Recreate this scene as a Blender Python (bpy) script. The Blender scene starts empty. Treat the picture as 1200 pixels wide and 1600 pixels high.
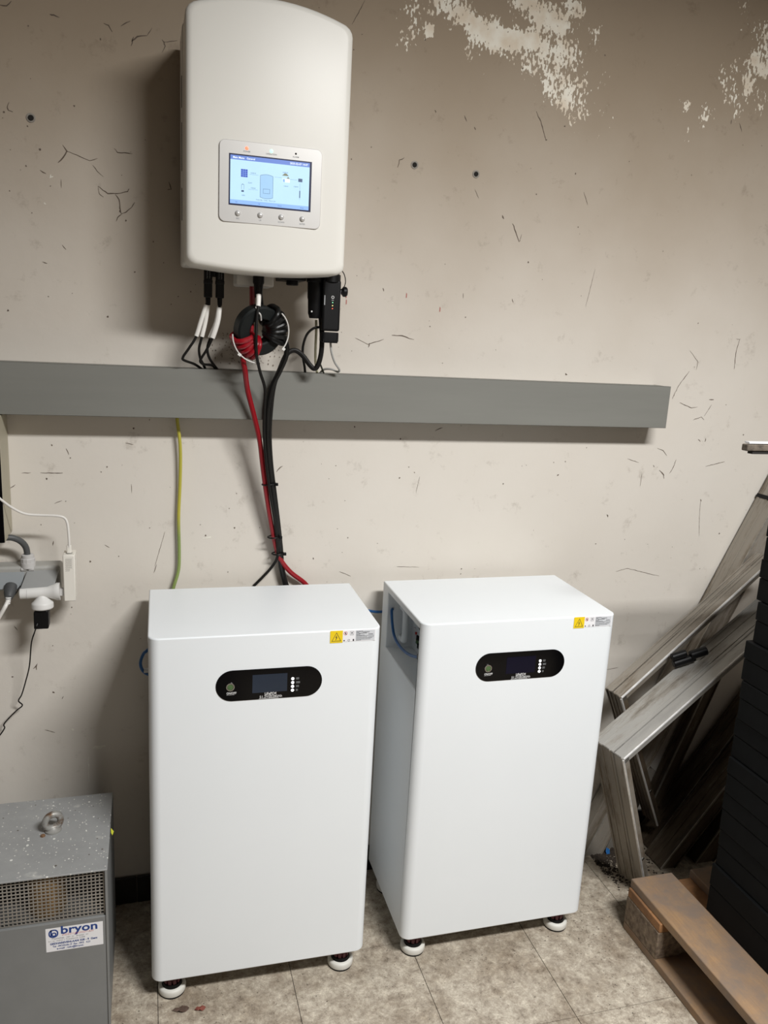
import bpy, bmesh, math, random
import numpy as np
from mathutils import Matrix, Vector

S = bpy.context.scene
COL = S.collection
random.seed(7)

# ------------------------------------------------------------------ camera
cam_d = bpy.data.cameras.new('camera')
cam_d.sensor_fit = 'AUTO'
cam_d.sensor_width = 36.0
cam_d.lens = 1261.45 / 1600 * 36.0
cam_d.clip_start = 0.02
cam = bpy.data.objects.new('camera', cam_d)
COL.objects.link(cam)
_r = Vector((0.96021, -0.27430, 0.05247)); _u = Vector((0.01109, 0.22518, 0.97425)); _f = Vector((0.27905, 0.93491, -0.21926))
cam.matrix_world = Matrix(((_r.x, _u.x, -_f.x, -0.17356), (_r.y, _u.y, -_f.y, -2.01458), (_r.z, _u.z, -_f.z, 1.55644), (0, 0, 0, 1)))
S.camera = cam

# ------------------------------------------------------------------ world and lamp
world = bpy.data.worlds.new('world'); S.world = world
world.use_nodes = True
world.node_tree.nodes['Background'].inputs[0].default_value = (0.9, 0.92, 1.0, 1)
world.node_tree.nodes['Background'].inputs[1].default_value = 0.02

lamp_d = bpy.data.lights.new('ceiling_tube_light', 'AREA')
lamp_d.shape = 'RECTANGLE'; lamp_d.size = 1.05; lamp_d.size_y = 0.28
lamp_d.energy = 62; lamp_d.color = (1.0, 0.995, 0.985); lamp_d.spread = math.radians(166)
lamp = bpy.data.objects.new('ceiling_tube_light', lamp_d)
lamp.location = (0.98, -2.15, 2.82)
COL.objects.link(lamp)

S.view_settings.view_transform = 'Standard'
S.view_settings.look = 'None'
S.view_settings.gamma = 1.0
S.view_settings.exposure = 1.08
S.view_settings.use_curve_mapping = False

# ------------------------------------------------------------------ materials
MATS = {}
def srgb(r, g, b):
    f = lambda c: (c / 255 / 12.92) if c / 255 <= 0.04045 else ((c / 255 + 0.055) / 1.055) ** 2.4
    return (f(r), f(g), f(b), 1)

def mat(name, col, rough=0.5, metal=0.0, var=0.0, scale=8.0, var_col=None, bump=0.0, bump_scale=60.0, emit=0.0, coat=0.0, spec=0.5, lo=0.35, hi=0.7, stretch=None):
    if name in MATS: return MATS[name]
    m = bpy.data.materials.new(name); m.use_nodes = True
    nt = m.node_tree; N = nt.nodes; L = nt.links
    b = N['Principled BSDF']
    b.inputs['Base Color'].default_value = col
    b.inputs['Roughness'].default_value = rough
    b.inputs['Metallic'].default_value = metal
    b.inputs['Specular IOR Level'].default_value = spec
    if coat: b.inputs['Coat Weight'].default_value = coat
    if emit:
        b.inputs['Emission Color'].default_value = col
        b.inputs['Emission Strength'].default_value = emit
    tc = N.new('ShaderNodeTexCoord')
    src = tc.outputs['Object']
    if stretch:
        mp = N.new('ShaderNodeMapping'); mp.inputs['Scale'].default_value = stretch
        L.new(src, mp.inputs['Vector']); src = mp.outputs['Vector']
    if var or var_col:
        n = N.new('ShaderNodeTexNoise'); n.inputs['Scale'].default_value = scale; n.inputs['Detail'].default_value = 6; n.inputs['Roughness'].default_value = 0.65
        L.new(src, n.inputs['Vector'])
        rp = N.new('ShaderNodeValToRGB'); L.new(n.outputs['Fac'], rp.inputs['Fac'])
        c2 = var_col or tuple(c * (1 - var) for c in col[:3]) + (1,)
        rp.color_ramp.elements[0].position = lo; rp.color_ramp.elements[0].color = c2
        rp.color_ramp.elements[1].position = hi; rp.color_ramp.elements[1].color = col
        L.new(rp.outputs['Color'], b.inputs['Base Color'])
    if bump:
        n2 = N.new('ShaderNodeTexNoise'); n2.inputs['Scale'].default_value = bump_scale; n2.inputs['Detail'].default_value = 4
        L.new(src, n2.inputs['Vector'])
        bp = N.new('ShaderNodeBump'); bp.inputs['Strength'].default_value = bump; bp.inputs['Distance'].default_value = 0.002
        L.new(n2.outputs['Fac'], bp.inputs['Height']); L.new(bp.outputs['Normal'], b.inputs['Normal'])
    MATS[name] = m
    return m

def mat_wall():
    m = bpy.data.materials.new('wall_paint'); m.use_nodes = True
    nt = m.node_tree; N = nt.nodes; L = nt.links; b = N['Principled BSDF']
    b.inputs['Roughness'].default_value = 0.7
    b.inputs['Specular IOR Level'].default_value = 0.3
    tc = N.new('ShaderNodeTexCoord')
    big = N.new('ShaderNodeTexNoise'); big.inputs['Scale'].default_value = 1.6; big.inputs['Detail'].default_value = 5; big.inputs['Roughness'].default_value = 0.6
    L.new(tc.outputs['Object'], big.inputs['Vector'])
    r1 = N.new('ShaderNodeValToRGB'); L.new(big.outputs['Fac'], r1.inputs['Fac'])
    r1.color_ramp.elements[0].position = 0.3; r1.color_ramp.elements[0].color = (0.635, 0.59, 0.525, 1)
    r1.color_ramp.elements[1].position = 0.7; r1.color_ramp.elements[1].color = (0.68, 0.64, 0.58, 1)
    # wall colour turns browner and darker towards the top, where the paint flakes off
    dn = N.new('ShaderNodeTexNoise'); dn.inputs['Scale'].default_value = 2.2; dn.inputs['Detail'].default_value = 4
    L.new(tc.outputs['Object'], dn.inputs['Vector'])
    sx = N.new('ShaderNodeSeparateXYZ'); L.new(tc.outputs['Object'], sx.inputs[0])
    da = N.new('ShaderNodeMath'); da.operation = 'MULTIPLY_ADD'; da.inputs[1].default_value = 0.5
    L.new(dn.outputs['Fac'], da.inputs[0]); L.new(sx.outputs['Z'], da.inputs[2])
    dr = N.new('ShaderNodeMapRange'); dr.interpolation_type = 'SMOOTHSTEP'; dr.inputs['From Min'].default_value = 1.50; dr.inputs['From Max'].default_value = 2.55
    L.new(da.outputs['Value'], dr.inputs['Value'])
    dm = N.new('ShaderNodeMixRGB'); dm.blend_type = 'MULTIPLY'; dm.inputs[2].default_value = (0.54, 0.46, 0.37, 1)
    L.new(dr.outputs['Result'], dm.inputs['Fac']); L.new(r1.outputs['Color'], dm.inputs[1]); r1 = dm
    # greasy smudges
    sm = N.new('ShaderNodeTexNoise'); sm.inputs['Scale'].default_value = 13; sm.inputs['Detail'].default_value = 8; sm.inputs['Roughness'].default_value = 0.75
    L.new(tc.outputs['Object'], sm.inputs['Vector'])
    r2 = N.new('ShaderNodeValToRGB'); L.new(sm.outputs['Fac'], r2.inputs['Fac'])
    r2.color_ramp.elements[0].position = 0.28; r2.color_ramp.elements[0].color = (0.72, 0.70, 0.68, 1)
    r2.color_ramp.elements[1].position = 0.42; r2.color_ramp.elements[1].color = (1, 1, 1, 1)
    mu = N.new('ShaderNodeMixRGB'); mu.blend_type = 'MULTIPLY'; mu.inputs['Fac'].default_value = 1
    L.new(r1.outputs['Color'], mu.inputs[1]); L.new(r2.outputs['Color'], mu.inputs[2])
    # flaked paint: density attribute against a streaky noise
    at = N.new('ShaderNodeAttribute'); at.attribute_name = 'flaked'
    mp = N.new('ShaderNodeMapping'); mp.inputs['Rotation'].default_value = (0, math.radians(35), 0); mp.inputs['Scale'].default_value = (1.0, 1.0, 0.55)
    L.new(tc.outputs['Object'], mp.inputs['Vector'])
    fn = N.new('ShaderNodeTexNoise'); fn.inputs['Scale'].default_value = 150; fn.inputs['Detail'].default_value = 2; fn.inputs['Roughness'].default_value = 0.5
    L.new(mp.outputs['Vector'], fn.inputs['Vector'])
    fc = N.new('ShaderNodeTexNoise'); fc.inputs['Scale'].default_value = 34; fc.inputs['Detail'].default_value = 3
    L.new(mp.outputs['Vector'], fc.inputs['Vector'])
    fm = N.new('ShaderNodeMixRGB'); fm.inputs['Fac'].default_value = 0.38
    L.new(fn.outputs['Fac'], fm.inputs[1]); L.new(fc.outputs['Fac'], fm.inputs[2])
    f2 = N.new('ShaderNodeMath'); f2.operation = 'MULTIPLY_ADD'; f2.inputs[1].default_value = 1.7; f2.inputs[2].default_value = -0.35
    L.new(fm.outputs['Color'], f2.inputs[0])
    ad = N.new('ShaderNodeMath'); ad.operation = 'MULTIPLY_ADD'; ad.inputs[1].default_value = 0.70
    L.new(at.outputs['Fac'], ad.inputs[0]); L.new(f2.outputs['Value'], ad.inputs[2])
    th = N.new('ShaderNodeMapRange'); th.inputs['From Min'].default_value = 0.86; th.inputs['From Max'].default_value = 0.91
    L.new(ad.outputs['Value'], th.inputs['Value'])
    pn = N.new('ShaderNodeTexNoise'); pn.inputs['Scale'].default_value = 22; pn.inputs['Detail'].default_value = 4
    L.new(tc.outputs['Object'], pn.inputs['Vector'])
    r3 = N.new('ShaderNodeValToRGB'); L.new(pn.outputs['Fac'], r3.inputs['Fac'])
    r3.color_ramp.elements[0].position = 0.35; r3.color_ramp.elements[0].color = (0.80, 0.70, 0.56, 1)
    r3.color_ramp.elements[1].position = 0.6; r3.color_ramp.elements[1].color = (0.93, 0.89, 0.78, 1)
    mx = N.new('ShaderNodeMixRGB'); L.new(th.outputs['Result'], mx.inputs['Fac']); L.new(mu.outputs['Color'], mx.inputs[1]); L.new(r3.outputs['Color'], mx.inputs[2])
    L.new(mx.outputs['Color'], b.inputs['Base Color'])
    bn = N.new('ShaderNodeTexNoise'); bn.inputs['Scale'].default_value = 40; bn.inputs['Detail'].default_value = 6
    L.new(tc.outputs['Object'], bn.inputs['Vector'])
    hs = N.new('ShaderNodeMath'); hs.operation = 'MULTIPLY_ADD'; hs.inputs[1].default_value = -1.2
    L.new(th.outputs['Result'], hs.inputs[0]); L.new(bn.outputs['Fac'], hs.inputs[2])
    bp = N.new('ShaderNodeBump'); bp.inputs['Strength'].default_value = 0.25; bp.inputs['Distance'].default_value = 0.002
    L.new(hs.outputs['Value'], bp.inputs['Height']); L.new(bp.outputs['Normal'], b.inputs['Normal'])
    return m

def mat_tile():
    m = bpy.data.materials.new('marbled_vinyl_tile'); m.use_nodes = True
    nt = m.node_tree; N = nt.nodes; L = nt.links; b = N['Principled BSDF']
    b.inputs['Roughness'].default_value = 0.55; b.inputs['Specular IOR Level'].default_value = 0.35
    ge = N.new('ShaderNodeNewGeometry')
    def noise(sc, det, ro, dist=0.0):
        n = N.new('ShaderNodeTexNoise'); n.inputs['Scale'].default_value = sc; n.inputs['Detail'].default_value = det; n.inputs['Roughness'].default_value = ro; n.inputs['Distortion'].default_value = dist
        L.new(ge.outputs['Position'], n.inputs['Vector']); return n
    def ramp(n, stops):
        r = N.new('ShaderNodeValToRGB'); L.new(n.outputs['Fac'], r.inputs['Fac'])
        while len(r.color_ramp.elements) < len(stops): r.color_ramp.elements.new(0.5)
        for e, (p, c) in zip(r.color_ramp.elements, stops): e.position = p; e.color = c
        return r
    a = ramp(noise(30, 12, 0.92, 0.2), [(0.37, (0.13, 0.105, 0.08, 1)), (0.45, (0.33, 0.288, 0.235, 1)), (0.53, (0.46, 0.418, 0.35, 1)), (0.63, (0.74, 0.685, 0.575, 1))])
    d = ramp(noise(6.0, 8, 0.75), [(0.36, (0.62, 0.56, 0.50, 1)), (0.58, (1, 0.98, 0.95, 1))])
    v = ramp(noise(60, 5, 0.8, 0.6), [(0.32, (0.22, 0.18, 0.14, 1)), (0.39, (1, 1, 1, 1))])
    m1 = N.new('ShaderNodeMixRGB'); m1.blend_type = 'MULTIPLY'; m1.inputs['Fac'].default_value = 1
    L.new(a.outputs['Color'], m1.inputs[1]); L.new(d.outputs['Color'], m1.inputs[2])
    m2 = N.new('ShaderNodeMixRGB'); m2.blend_type = 'MULTIPLY'; m2.inputs['Fac'].default_value = 0.8
    L.new(m1.outputs['Color'], m2.inputs[1]); L.new(v.outputs['Color'], m2.inputs[2])
    L.new(m2.outputs['Color'], b.inputs['Base Color'])
    bp = N.new('ShaderNodeBump'); bp.inputs['Strength'].default_value = 0.15; bp.inputs['Distance'].default_value = 0.001
    nn = noise(60, 5, 0.7); L.new(nn.outputs['Fac'], bp.inputs['Height']); L.new(bp.outputs['Normal'], b.inputs['Normal'])
    return m

def mat_grimy_metal(d=(1, 0, 0), u=(0, 1, 0), dirt=1.0):
    m = bpy.data.materials.new('grimy_aluminium'); m.use_nodes = True
    nt = m.node_tree; N = nt.nodes; L = nt.links; b = N['Principled BSDF']
    tc = N.new('ShaderNodeTexCoord')
    # dirt streaks run along the bar
    d = Vector(d).normalized(); u = Vector(u); u = (u - d * u.dot(d)).normalized(); w = d.cross(u)
    cb = N.new('ShaderNodeCombineXYZ')
    for k, (ax, sc) in enumerate(((d, 0.22), (u, 1.3), (w, 1.3))):
        dp = N.new('ShaderNodeVectorMath'); dp.operation = 'DOT_PRODUCT'; dp.inputs[1].default_value = tuple(ax * sc)
        L.new(tc.outputs['Object'], dp.inputs[0]); L.new(dp.outputs['Value'], cb.inputs[k])
    n = N.new('ShaderNodeTexNoise'); n.inputs['Scale'].default_value = 14; n.inputs['Detail'].default_value = 9; n.inputs['Roughness'].default_value = 0.72
    L.new(cb.outputs['Vector'], n.inputs['Vector'])
    r = N.new('ShaderNodeValToRGB'); L.new(n.outputs['Fac'], r.inputs['Fac'])
    st = [(0.32, (0.035, 0.025, 0.017, 1)), (0.41, (0.165, 0.135, 0.10, 1)), (0.50, (0.29, 0.26, 0.22, 1)), (0.75, (0.35, 0.33, 0.29, 1))]
    if dirt > 1: st = [(0.30, (0.09, 0.075, 0.06, 1)), (0.39, (0.24, 0.22, 0.19, 1)), (0.48, (0.36, 0.35, 0.325, 1)), (0.75, (0.43, 0.425, 0.41, 1))]
    if dirt < 1: st = [(0.36, (0.018, 0.012, 0.008, 1)), (0.48, (0.09, 0.066, 0.044, 1)), (0.58, (0.15, 0.12, 0.085, 1)), (0.66, (0.30, 0.285, 0.245, 1))]
    while len(r.color_ramp.elements) < 4: r.color_ramp.elements.new(0.5)
    for e, (p, c) in zip(r.color_ramp.elements, st): e.position = p; e.color = c
    L.new(r.outputs['Color'], b.inputs['Base Color'])
    r2 = N.new('ShaderNodeMapRange'); r2.inputs['From Min'].default_value = 0.4; r2.inputs['From Max'].default_value = 0.65; r2.inputs['To Min'].default_value = 0.05; r2.inputs['To Max'].default_value = 0.55
    L.new(n.outputs['Fac'], r2.inputs['Value']); L.new(r2.outputs['Result'], b.inputs['Metallic'])
    b.inputs['Roughness'].default_value = 0.42
    bp = N.new('ShaderNodeBump'); bp.inputs['Strength'].default_value = 0.3; bp.inputs['Distance'].default_value = 0.001
    L.new(n.outputs['Fac'], bp.inputs['Height']); L.new(bp.outputs['Normal'], b.inputs['Normal'])
    return m

def mat_speckled_grey():
    m = bpy.data.materials.new('paint_spattered_grey'); m.use_nodes = True
    nt = m.node_tree; N = nt.nodes; L = nt.links; b = N['Principled BSDF']
    b.inputs['Roughness'].default_value = 0.45
    tc = N.new('ShaderNodeTexCoord')
    v = N.new('ShaderNodeTexVoronoi'); v.inputs['Scale'].default_value = 75; v.inputs['Randomness'].default_value = 1
    L.new(tc.outputs['Object'], v.inputs['Vector'])
    sp = N.new('ShaderNodeSeparateColor'); L.new(v.outputs['Color'], sp.inputs['Color'])
    # only some cells carry a drop, each with its own size
    rs = N.new('ShaderNodeMapRange'); rs.inputs['From Min'].default_value = 0.45; rs.inputs['From Max'].default_value = 1.0; rs.inputs['To Min'].default_value = 0.0; rs.inputs['To Max'].default_value = 0.24
    L.new(sp.outputs['Red'], rs.inputs['Value'])
    lt = N.new('ShaderNodeMath'); lt.operation = 'LESS_THAN'; L.new(v.outputs['Distance'], lt.inputs[0]); L.new(rs.outputs['Result'], lt.inputs[1])
    n = N.new('ShaderNodeTexNoise'); n.inputs['Scale'].default_value = 9; n.inputs['Detail'].default_value = 7; n.inputs['Roughness'].default_value = 0.7
    L.new(tc.outputs['Object'], n.inputs['Vector'])
    r = N.new('ShaderNodeValToRGB'); L.new(n.outputs['Fac'], r.inputs['Fac'])
    r.color_ramp.elements[0].position = 0.3; r.color_ramp.elements[0].color = (0.245, 0.25, 0.25, 1)
    r.color_ramp.elements[1].position = 0.75; r.color_ramp.elements[1].color = (0.33, 0.335, 0.33, 1)
    gt = N.new('ShaderNodeMath'); gt.operation = 'GREATER_THAN'; gt.inputs[1].default_value = 0.42
    L.new(sp.outputs['Green'], gt.inputs[0])
    dc = N.new('ShaderNodeMixRGB'); dc.inputs[1].default_value = (0.10, 0.085, 0.075, 1); dc.inputs[2].default_value = (0.72, 0.72, 0.68, 1)
    L.new(gt.outputs['Value'], dc.inputs['Fac'])
    mx = N.new('ShaderNodeMixRGB'); L.new(lt.outputs['Value'], mx.inputs['Fac']); L.new(r.outputs['Color'], mx.inputs[1]); L.new(dc.outputs['Color'], mx.inputs[2])
    # finer droplets and a few dried smears
    v2 = N.new('ShaderNodeTexVoronoi'); v2.inputs['Scale'].default_value = 190; L.new(tc.outputs['Object'], v2.inputs['Vector'])
    s2 = N.new('ShaderNodeSeparateColor'); L.new(v2.outputs['Color'], s2.inputs['Color'])
    r2 = N.new('ShaderNodeMapRange'); r2.inputs['From Min'].default_value = 0.72; r2.inputs['From Max'].default_value = 1.0; r2.inputs['To Max'].default_value = 0.35
    L.new(s2.outputs['Red'], r2.inputs['Value'])
    l2 = N.new('ShaderNodeMath'); l2.operation = 'LESS_THAN'; L.new(v2.outputs['Distance'], l2.inputs[0]); L.new(r2.outputs['Result'], l2.inputs[1])
    sn = N.new('ShaderNodeTexNoise'); sn.inputs['Scale'].default_value = 24; sn.inputs['Detail'].default_value = 5; L.new(tc.outputs['Object'], sn.inputs['Vector'])
    sr = N.new('ShaderNodeMapRange'); sr.inputs['From Min'].default_value = 0.66; sr.inputs['From Max'].default_value = 0.80; sr.inputs['To Max'].default_value = 0.7; L.new(sn.outputs['Fac'], sr.inputs['Value'])
    mm = N.new('ShaderNodeMath'); mm.operation = 'MAXIMUM'; L.new(l2.outputs['Value'], mm.inputs[0]); L.new(sr.outputs['Result'], mm.inputs[1])
    m3 = N.new('ShaderNodeMixRGB'); L.new(mm.outputs['Value'], m3.inputs['Fac']); L.new(mx.outputs['Color'], m3.inputs[1]); m3.inputs[2].default_value = (0.62, 0.61, 0.57, 1)
    L.new(m3.outputs['Color'], b.inputs['Base Color'])
    return m

def mat_wood(name, c1, c2, c3, along=(1.0, 0.12, 1.0)):
    m = bpy.data.materials.new(name); m.use_nodes = True
    nt = m.node_tree; N = nt.nodes; L = nt.links; b = N['Principled BSDF']
    b.inputs['Roughness'].default_value = 0.75
    tc = N.new('ShaderNodeTexCoord')
    mp = N.new('ShaderNodeMapping'); mp.inputs['Scale'].default_value = along; L.new(tc.outputs['Object'], mp.inputs['Vector'])
    g = N.new('ShaderNodeTexNoise'); g.inputs['Scale'].default_value = 55; g.inputs['Detail'].default_value = 6; g.inputs['Roughness'].default_value = 0.7; g.inputs['Distortion'].default_value = 0.6
    L.new(mp.outputs['Vector'], g.inputs['Vector'])
    s = N.new('ShaderNodeTexNoise'); s.inputs['Scale'].default_value = 11; s.inputs['Detail'].default_value = 7; s.inputs['Roughness'].default_value = 0.7
    L.new(tc.outputs['Object'], s.inputs['Vector'])
    r = N.new('ShaderNodeValToRGB'); L.new(g.outputs['Fac'], r.inputs['Fac'])
    r.color_ramp.elements[0].position = 0.3; r.color_ramp.elements[0].color = c2
    r.color_ramp.elements[1].position = 0.7; r.color_ramp.elements[1].color = c1
    r2 = N.new('ShaderNodeValToRGB'); L.new(s.outputs['Fac'], r2.inputs['Fac'])
    r2.color_ramp.elements[0].position = 0.38; r2.color_ramp.elements[0].color = (1, 1, 1, 1)
    r2.color_ramp.elements[1].position = 0.68; r2.color_ramp.elements[1].color = (0, 0, 0, 1)
    mx = N.new('ShaderNodeMixRGB'); L.new(r2.outputs['Color'], mx.inputs['Fac']); L.new(r.outputs['Color'], mx.inputs[1]); mx.inputs[2].default_value = c3
    L.new(mx.outputs['Color'], b.inputs['Base Color'])
    bp = N.new('ShaderNodeBump'); bp.inputs['Strength'].default_value = 0.3; bp.inputs['Distance'].default_value = 0.001
    L.new(g.outputs['Fac'], bp.inputs['Height']); L.new(bp.outputs['Normal'], b.inputs['Normal'])
    return m

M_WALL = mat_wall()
M_TILE = mat_tile()
M_SPECK = mat_speckled_grey()
M_GREYP = mat('grey_enamel', (0.215, 0.22, 0.218, 1), 0.45, var=0.12, scale=6)
M_WOOD = mat_wood('weathered_pallet_wood', (0.385, 0.238, 0.120, 1), (0.255, 0.153, 0.080, 1), (0.205, 0.152, 0.115, 1))
M_WOODX = mat_wood('fresh_pallet_wood', (0.44, 0.22, 0.085, 1), (0.28, 0.13, 0.05, 1), (0.20, 0.10, 0.045, 1), (0.12, 1.0, 1.0))
M_CHIP = mat('pressed_chip_block', (0.30, 0.23, 0.16, 1), 0.9, var_col=(0.10, 0.07, 0.05, 1), scale=70, bump=0.8, bump_scale=90)
M_ROOM = mat('plain_room_paint', (0.20, 0.175, 0.15, 1), 0.8, var=0.1, scale=2)
M_CEIL = mat('ceiling_paint', (0.30, 0.28, 0.25, 1), 0.8, var=0.05, scale=2)
M_JOINT = mat('dark_floor_joint', (0.10, 0.085, 0.07, 1), 0.9, var=0.3, scale=30)
M_SKIRT = mat('black_glazed_tile', (0.012, 0.011, 0.010, 1), 0.35, var=0.3, scale=12)
M_GROUT = mat('skirting_grout', (0.16, 0.14, 0.12, 1), 0.9, var=0.2, scale=50)
M_CRACK = mat('dark_wall_damage', (0.17, 0.13, 0.10, 1), 0.9, var=0.4, scale=60)
M_SMUDGE = mat('brown_smudge', (0.33, 0.275, 0.225, 1), 0.9, var=0.3, scale=60)
M_CHIPW = mat('bare_plaster', (0.80, 0.77, 0.68, 1), 0.9, var=0.15, scale=60)
M_WHITE = mat('white_powder_coat', (0.79, 0.825, 0.848, 1), 0.42, var=0.02, scale=3, bump=0.03, bump_scale=500, spec=0.4)
M_COVER = mat('white_cover_plastic', (0.80, 0.785, 0.73, 1), 0.38, var=0.02, scale=3, spec=0.4)
M_BODY = mat('pale_grey_casting', (0.72, 0.71, 0.67, 1), 0.5, var=0.05, scale=10)
M_BLACK = mat('black_plastic', (0.005, 0.005, 0.0055, 1), 0.45, spec=0.22, var=0.2, scale=20)
M_GLOSSB = mat('gloss_black_panel', (0.002, 0.002, 0.0025, 1), 0.12, var=0.1, scale=5, spec=0.18)
M_LCD = mat('dark_lcd', (0.022, 0.032, 0.052, 1), 0.12, spec=0.25, var=0.2, scale=6)  # lighter than the other display: a reflection put into the colour
M_LCDB = mat('dark_lcd_blue', (0.002, 0.002, 0.014, 1), 0.12, spec=0.2, var=0.2, scale=6)
M_LEDW = mat('lit_white_indicator', (1, 1, 1, 1), 0.4, var=0.01, scale=3, emit=1.2)
M_CHROME = mat('brushed_steel', (0.55, 0.55, 0.53, 1), 0.25, metal=1.0, var=0.2, scale=60)
M_GREENRING = mat('green_tinted_lens', (0.12, 0.22, 0.09, 1), 0.2, metal=0.4, var=0.3, scale=60)
M_PRINTW = mat('white_print', (0.62, 0.62, 0.62, 1), 0.5, var=0.02, scale=5)
M_PRINTK = mat('black_print', (0.03, 0.03, 0.035, 1), 0.6, var=0.05, scale=5)
M_PRINTG = mat('grey_print', (0.30, 0.31, 0.32, 1), 0.6, var=0.05, scale=5)
M_PRINTB = mat('blue_print', (0.012, 0.05, 0.24, 1), 0.5, var=0.05, scale=5)
M_PRINTR = mat('red_print', (0.62, 0.06, 0.05, 1), 0.5, var=0.05, scale=5)
M_LOGO = mat('brick_red_print', (0.40, 0.11, 0.09, 1), 0.5, var=0.05, scale=5)
M_YELLOW = mat('warning_yellow', (0.83, 0.60, 0.012, 1), 0.45, var=0.03, scale=5)
M_LABEL = mat('white_label', (0.82, 0.82, 0.84, 1), 0.4, var=0.02, scale=5)
M_LABELG = mat('grey_label', (0.60, 0.62, 0.65, 1), 0.4, var=0.02, scale=5)
M_SILVER = mat('silver_panel', (0.60, 0.59, 0.57, 1), 0.38, metal=0.35, var=0.04, scale=4)
M_BTN = mat('silver_button', (0.68, 0.67, 0.65, 1), 0.3, metal=0.3, var=0.03, scale=4)
M_SCREEN = mat('lit_screen', (0.44, 0.70, 0.95, 1), 0.3, var=0.06, scale=14, emit=0.0)
M_TRUNK = mat('grey_trunking_plastic', (0.205, 0.205, 0.185, 1), 0.5, var=0.10, scale=5, stretch=(0.3, 1, 3))
M_RED = mat('red_cable_sheath', (0.27, 0.003, 0.010, 1), 0.32, var=0.1, scale=30)
M_CABLE = mat('black_cable_sheath', (0.006, 0.006, 0.006, 1), 0.36, spec=0.3, var=0.2, scale=30)
M_CORD = mat('matte_black_cord', (0.009, 0.008, 0.007, 1), 0.5, spec=0.25, var=0.2, scale=30)
M_CORE = mat('dark_ferrite', (0.009, 0.011, 0.011, 1), 0.5, spec=0.25, var=0.2, scale=30)
M_WCORD = mat('white_cord', (0.76, 0.74, 0.70, 1), 0.45, var=0.04, scale=20)
M_GCORD = mat('grey_cord', (0.42, 0.42, 0.40, 1), 0.5, var=0.05, scale=20)
M_PALE = mat('pale_yellow_cord', (0.58, 0.56, 0.38, 1), 0.5, var=0.1, scale=20)
M_DGREEN = mat('dark_green_cord', (0.045, 0.05, 0.03, 1), 0.5, var=0.1, scale=20)
M_TIEW = mat('white_nylon', (0.70, 0.69, 0.66, 1), 0.45, var=0.04, scale=30)
M_BLUE = mat('blue_network_cable', (0.012, 0.10, 0.30, 1), 0.4, var=0.1, scale=20)
M_GREYBOX = mat('grey_housing', (0.40, 0.395, 0.37, 1), 0.55, var=0.15, scale=9)
M_LID = mat('blue_grey_lid', (0.265, 0.285, 0.295, 1), 0.5, var=0.06, scale=7)
M_LID2 = mat('scuffed_grey_lid', (0.30, 0.305, 0.30, 1), 0.5, var=0.10, scale=12)
M_GLAND = mat('light_grey_gland', (0.55, 0.54, 0.53, 1), 0.5, var=0.06, scale=15)
M_DGREY = mat('dark_grey_sheath', (0.075, 0.078, 0.08, 1), 0.5, var=0.1, scale=15)
M_WPLUG = mat('white_plug_plastic', (0.74, 0.735, 0.715, 1), 0.4, var=0.04, scale=10)
M_CREAM = mat('cream_plastic', (0.80, 0.77, 0.70, 1), 0.45, var=0.03, scale=10)
M_BEIGE = mat('beige_sheet_steel', (0.42, 0.385, 0.29, 1), 0.5, var=0.08, scale=8)
M_MESH = mat('wire_mesh_steel', (0.36, 0.335, 0.30, 1), 0.45, metal=0.4, var=0.3, scale=18)
M_COIL = mat('copper_coil_inside', (0.50, 0.30, 0.12, 1), 0.4, metal=0.5, var=0.3, scale=40)
M_INNER = mat('dark_inside', (0.012, 0.010, 0.008, 1), 0.9, var=0.2, scale=20)
M_STEEL = mat('worn_steel', (0.34, 0.335, 0.315, 1), 0.5, metal=0.4, var_col=(0.13, 0.075, 0.04, 1), scale=45, lo=0.34, hi=0.5)
M_SLAB = mat('matte_black_slab', (0.0055, 0.006, 0.0065, 1), 0.65, spec=0.12, var=0.35, scale=14, bump=0.1, bump_scale=40)
M_TYRE = mat('off_white_wheel', (0.66, 0.65, 0.60, 1), 0.5, var=0.05, scale=30)
M_DRED = mat('dark_red_knob', (0.10, 0.008, 0.018, 1), 0.45, var=0.2, scale=30)
M_SOIL = mat('dark_soil', (0.045, 0.032, 0.022, 1), 0.95, var=0.5, scale=90)
M_LEAF = mat('dry_leaf', (0.115, 0.07, 0.05, 1), 0.8, var=0.4, scale=90)
M_LEAFR = mat('reddish_leaf', (0.22, 0.06, 0.04, 1), 0.8, var=0.4, scale=90)
M_BLUEBIT = mat('blue_wrapper', (0.015, 0.12, 0.35, 1), 0.4, var=0.2, scale=60)
M_YTAPE = mat('yellow_tape', (0.75, 0.78, 0.06, 1), 0.5, var=0.1, scale=60)
M_RED_LED = mat('red_indicator', (1.0, 0.10, 0.05, 1), 0.4, var=0.01, scale=3, emit=1.5)
M_GREEN_LED = mat('green_indicator', (0.25, 1.0, 0.45, 1), 0.4, var=0.01, scale=3, emit=1.0)
M_YEL_LED = mat('yellow_indicator', (1.0, 0.85, 0.25, 1), 0.4, var=0.01, scale=3, emit=1.3)
def mat_lit(name, col, e):
    m = mat(name, col, 0.4, var=0.05, scale=20)
    b = m.node_tree.nodes['Principled BSDF']
    b.inputs['Base Color'].default_value = (0.02, 0.02, 0.02, 1)
    for l in list(m.node_tree.links):
        if l.to_socket.name == 'Base Color': 
            m.node_tree.links.new(l.from_socket, b.inputs['Emission Color']); m.node_tree.links.remove(l)
    b.inputs['Emission Strength'].default_value = e * 0.75
    return m
M_SCR = mat_lit('screen_glow', srgb(186, 224, 250), 0.72)
M_SCRH = mat_lit('screen_header', srgb(96, 128, 205), 0.72)
M_SCRF = mat_lit('screen_footer', srgb(140, 182, 246), 0.72)
M_SCRW = mat_lit('screen_white', srgb(235, 245, 255), 0.8)
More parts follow.
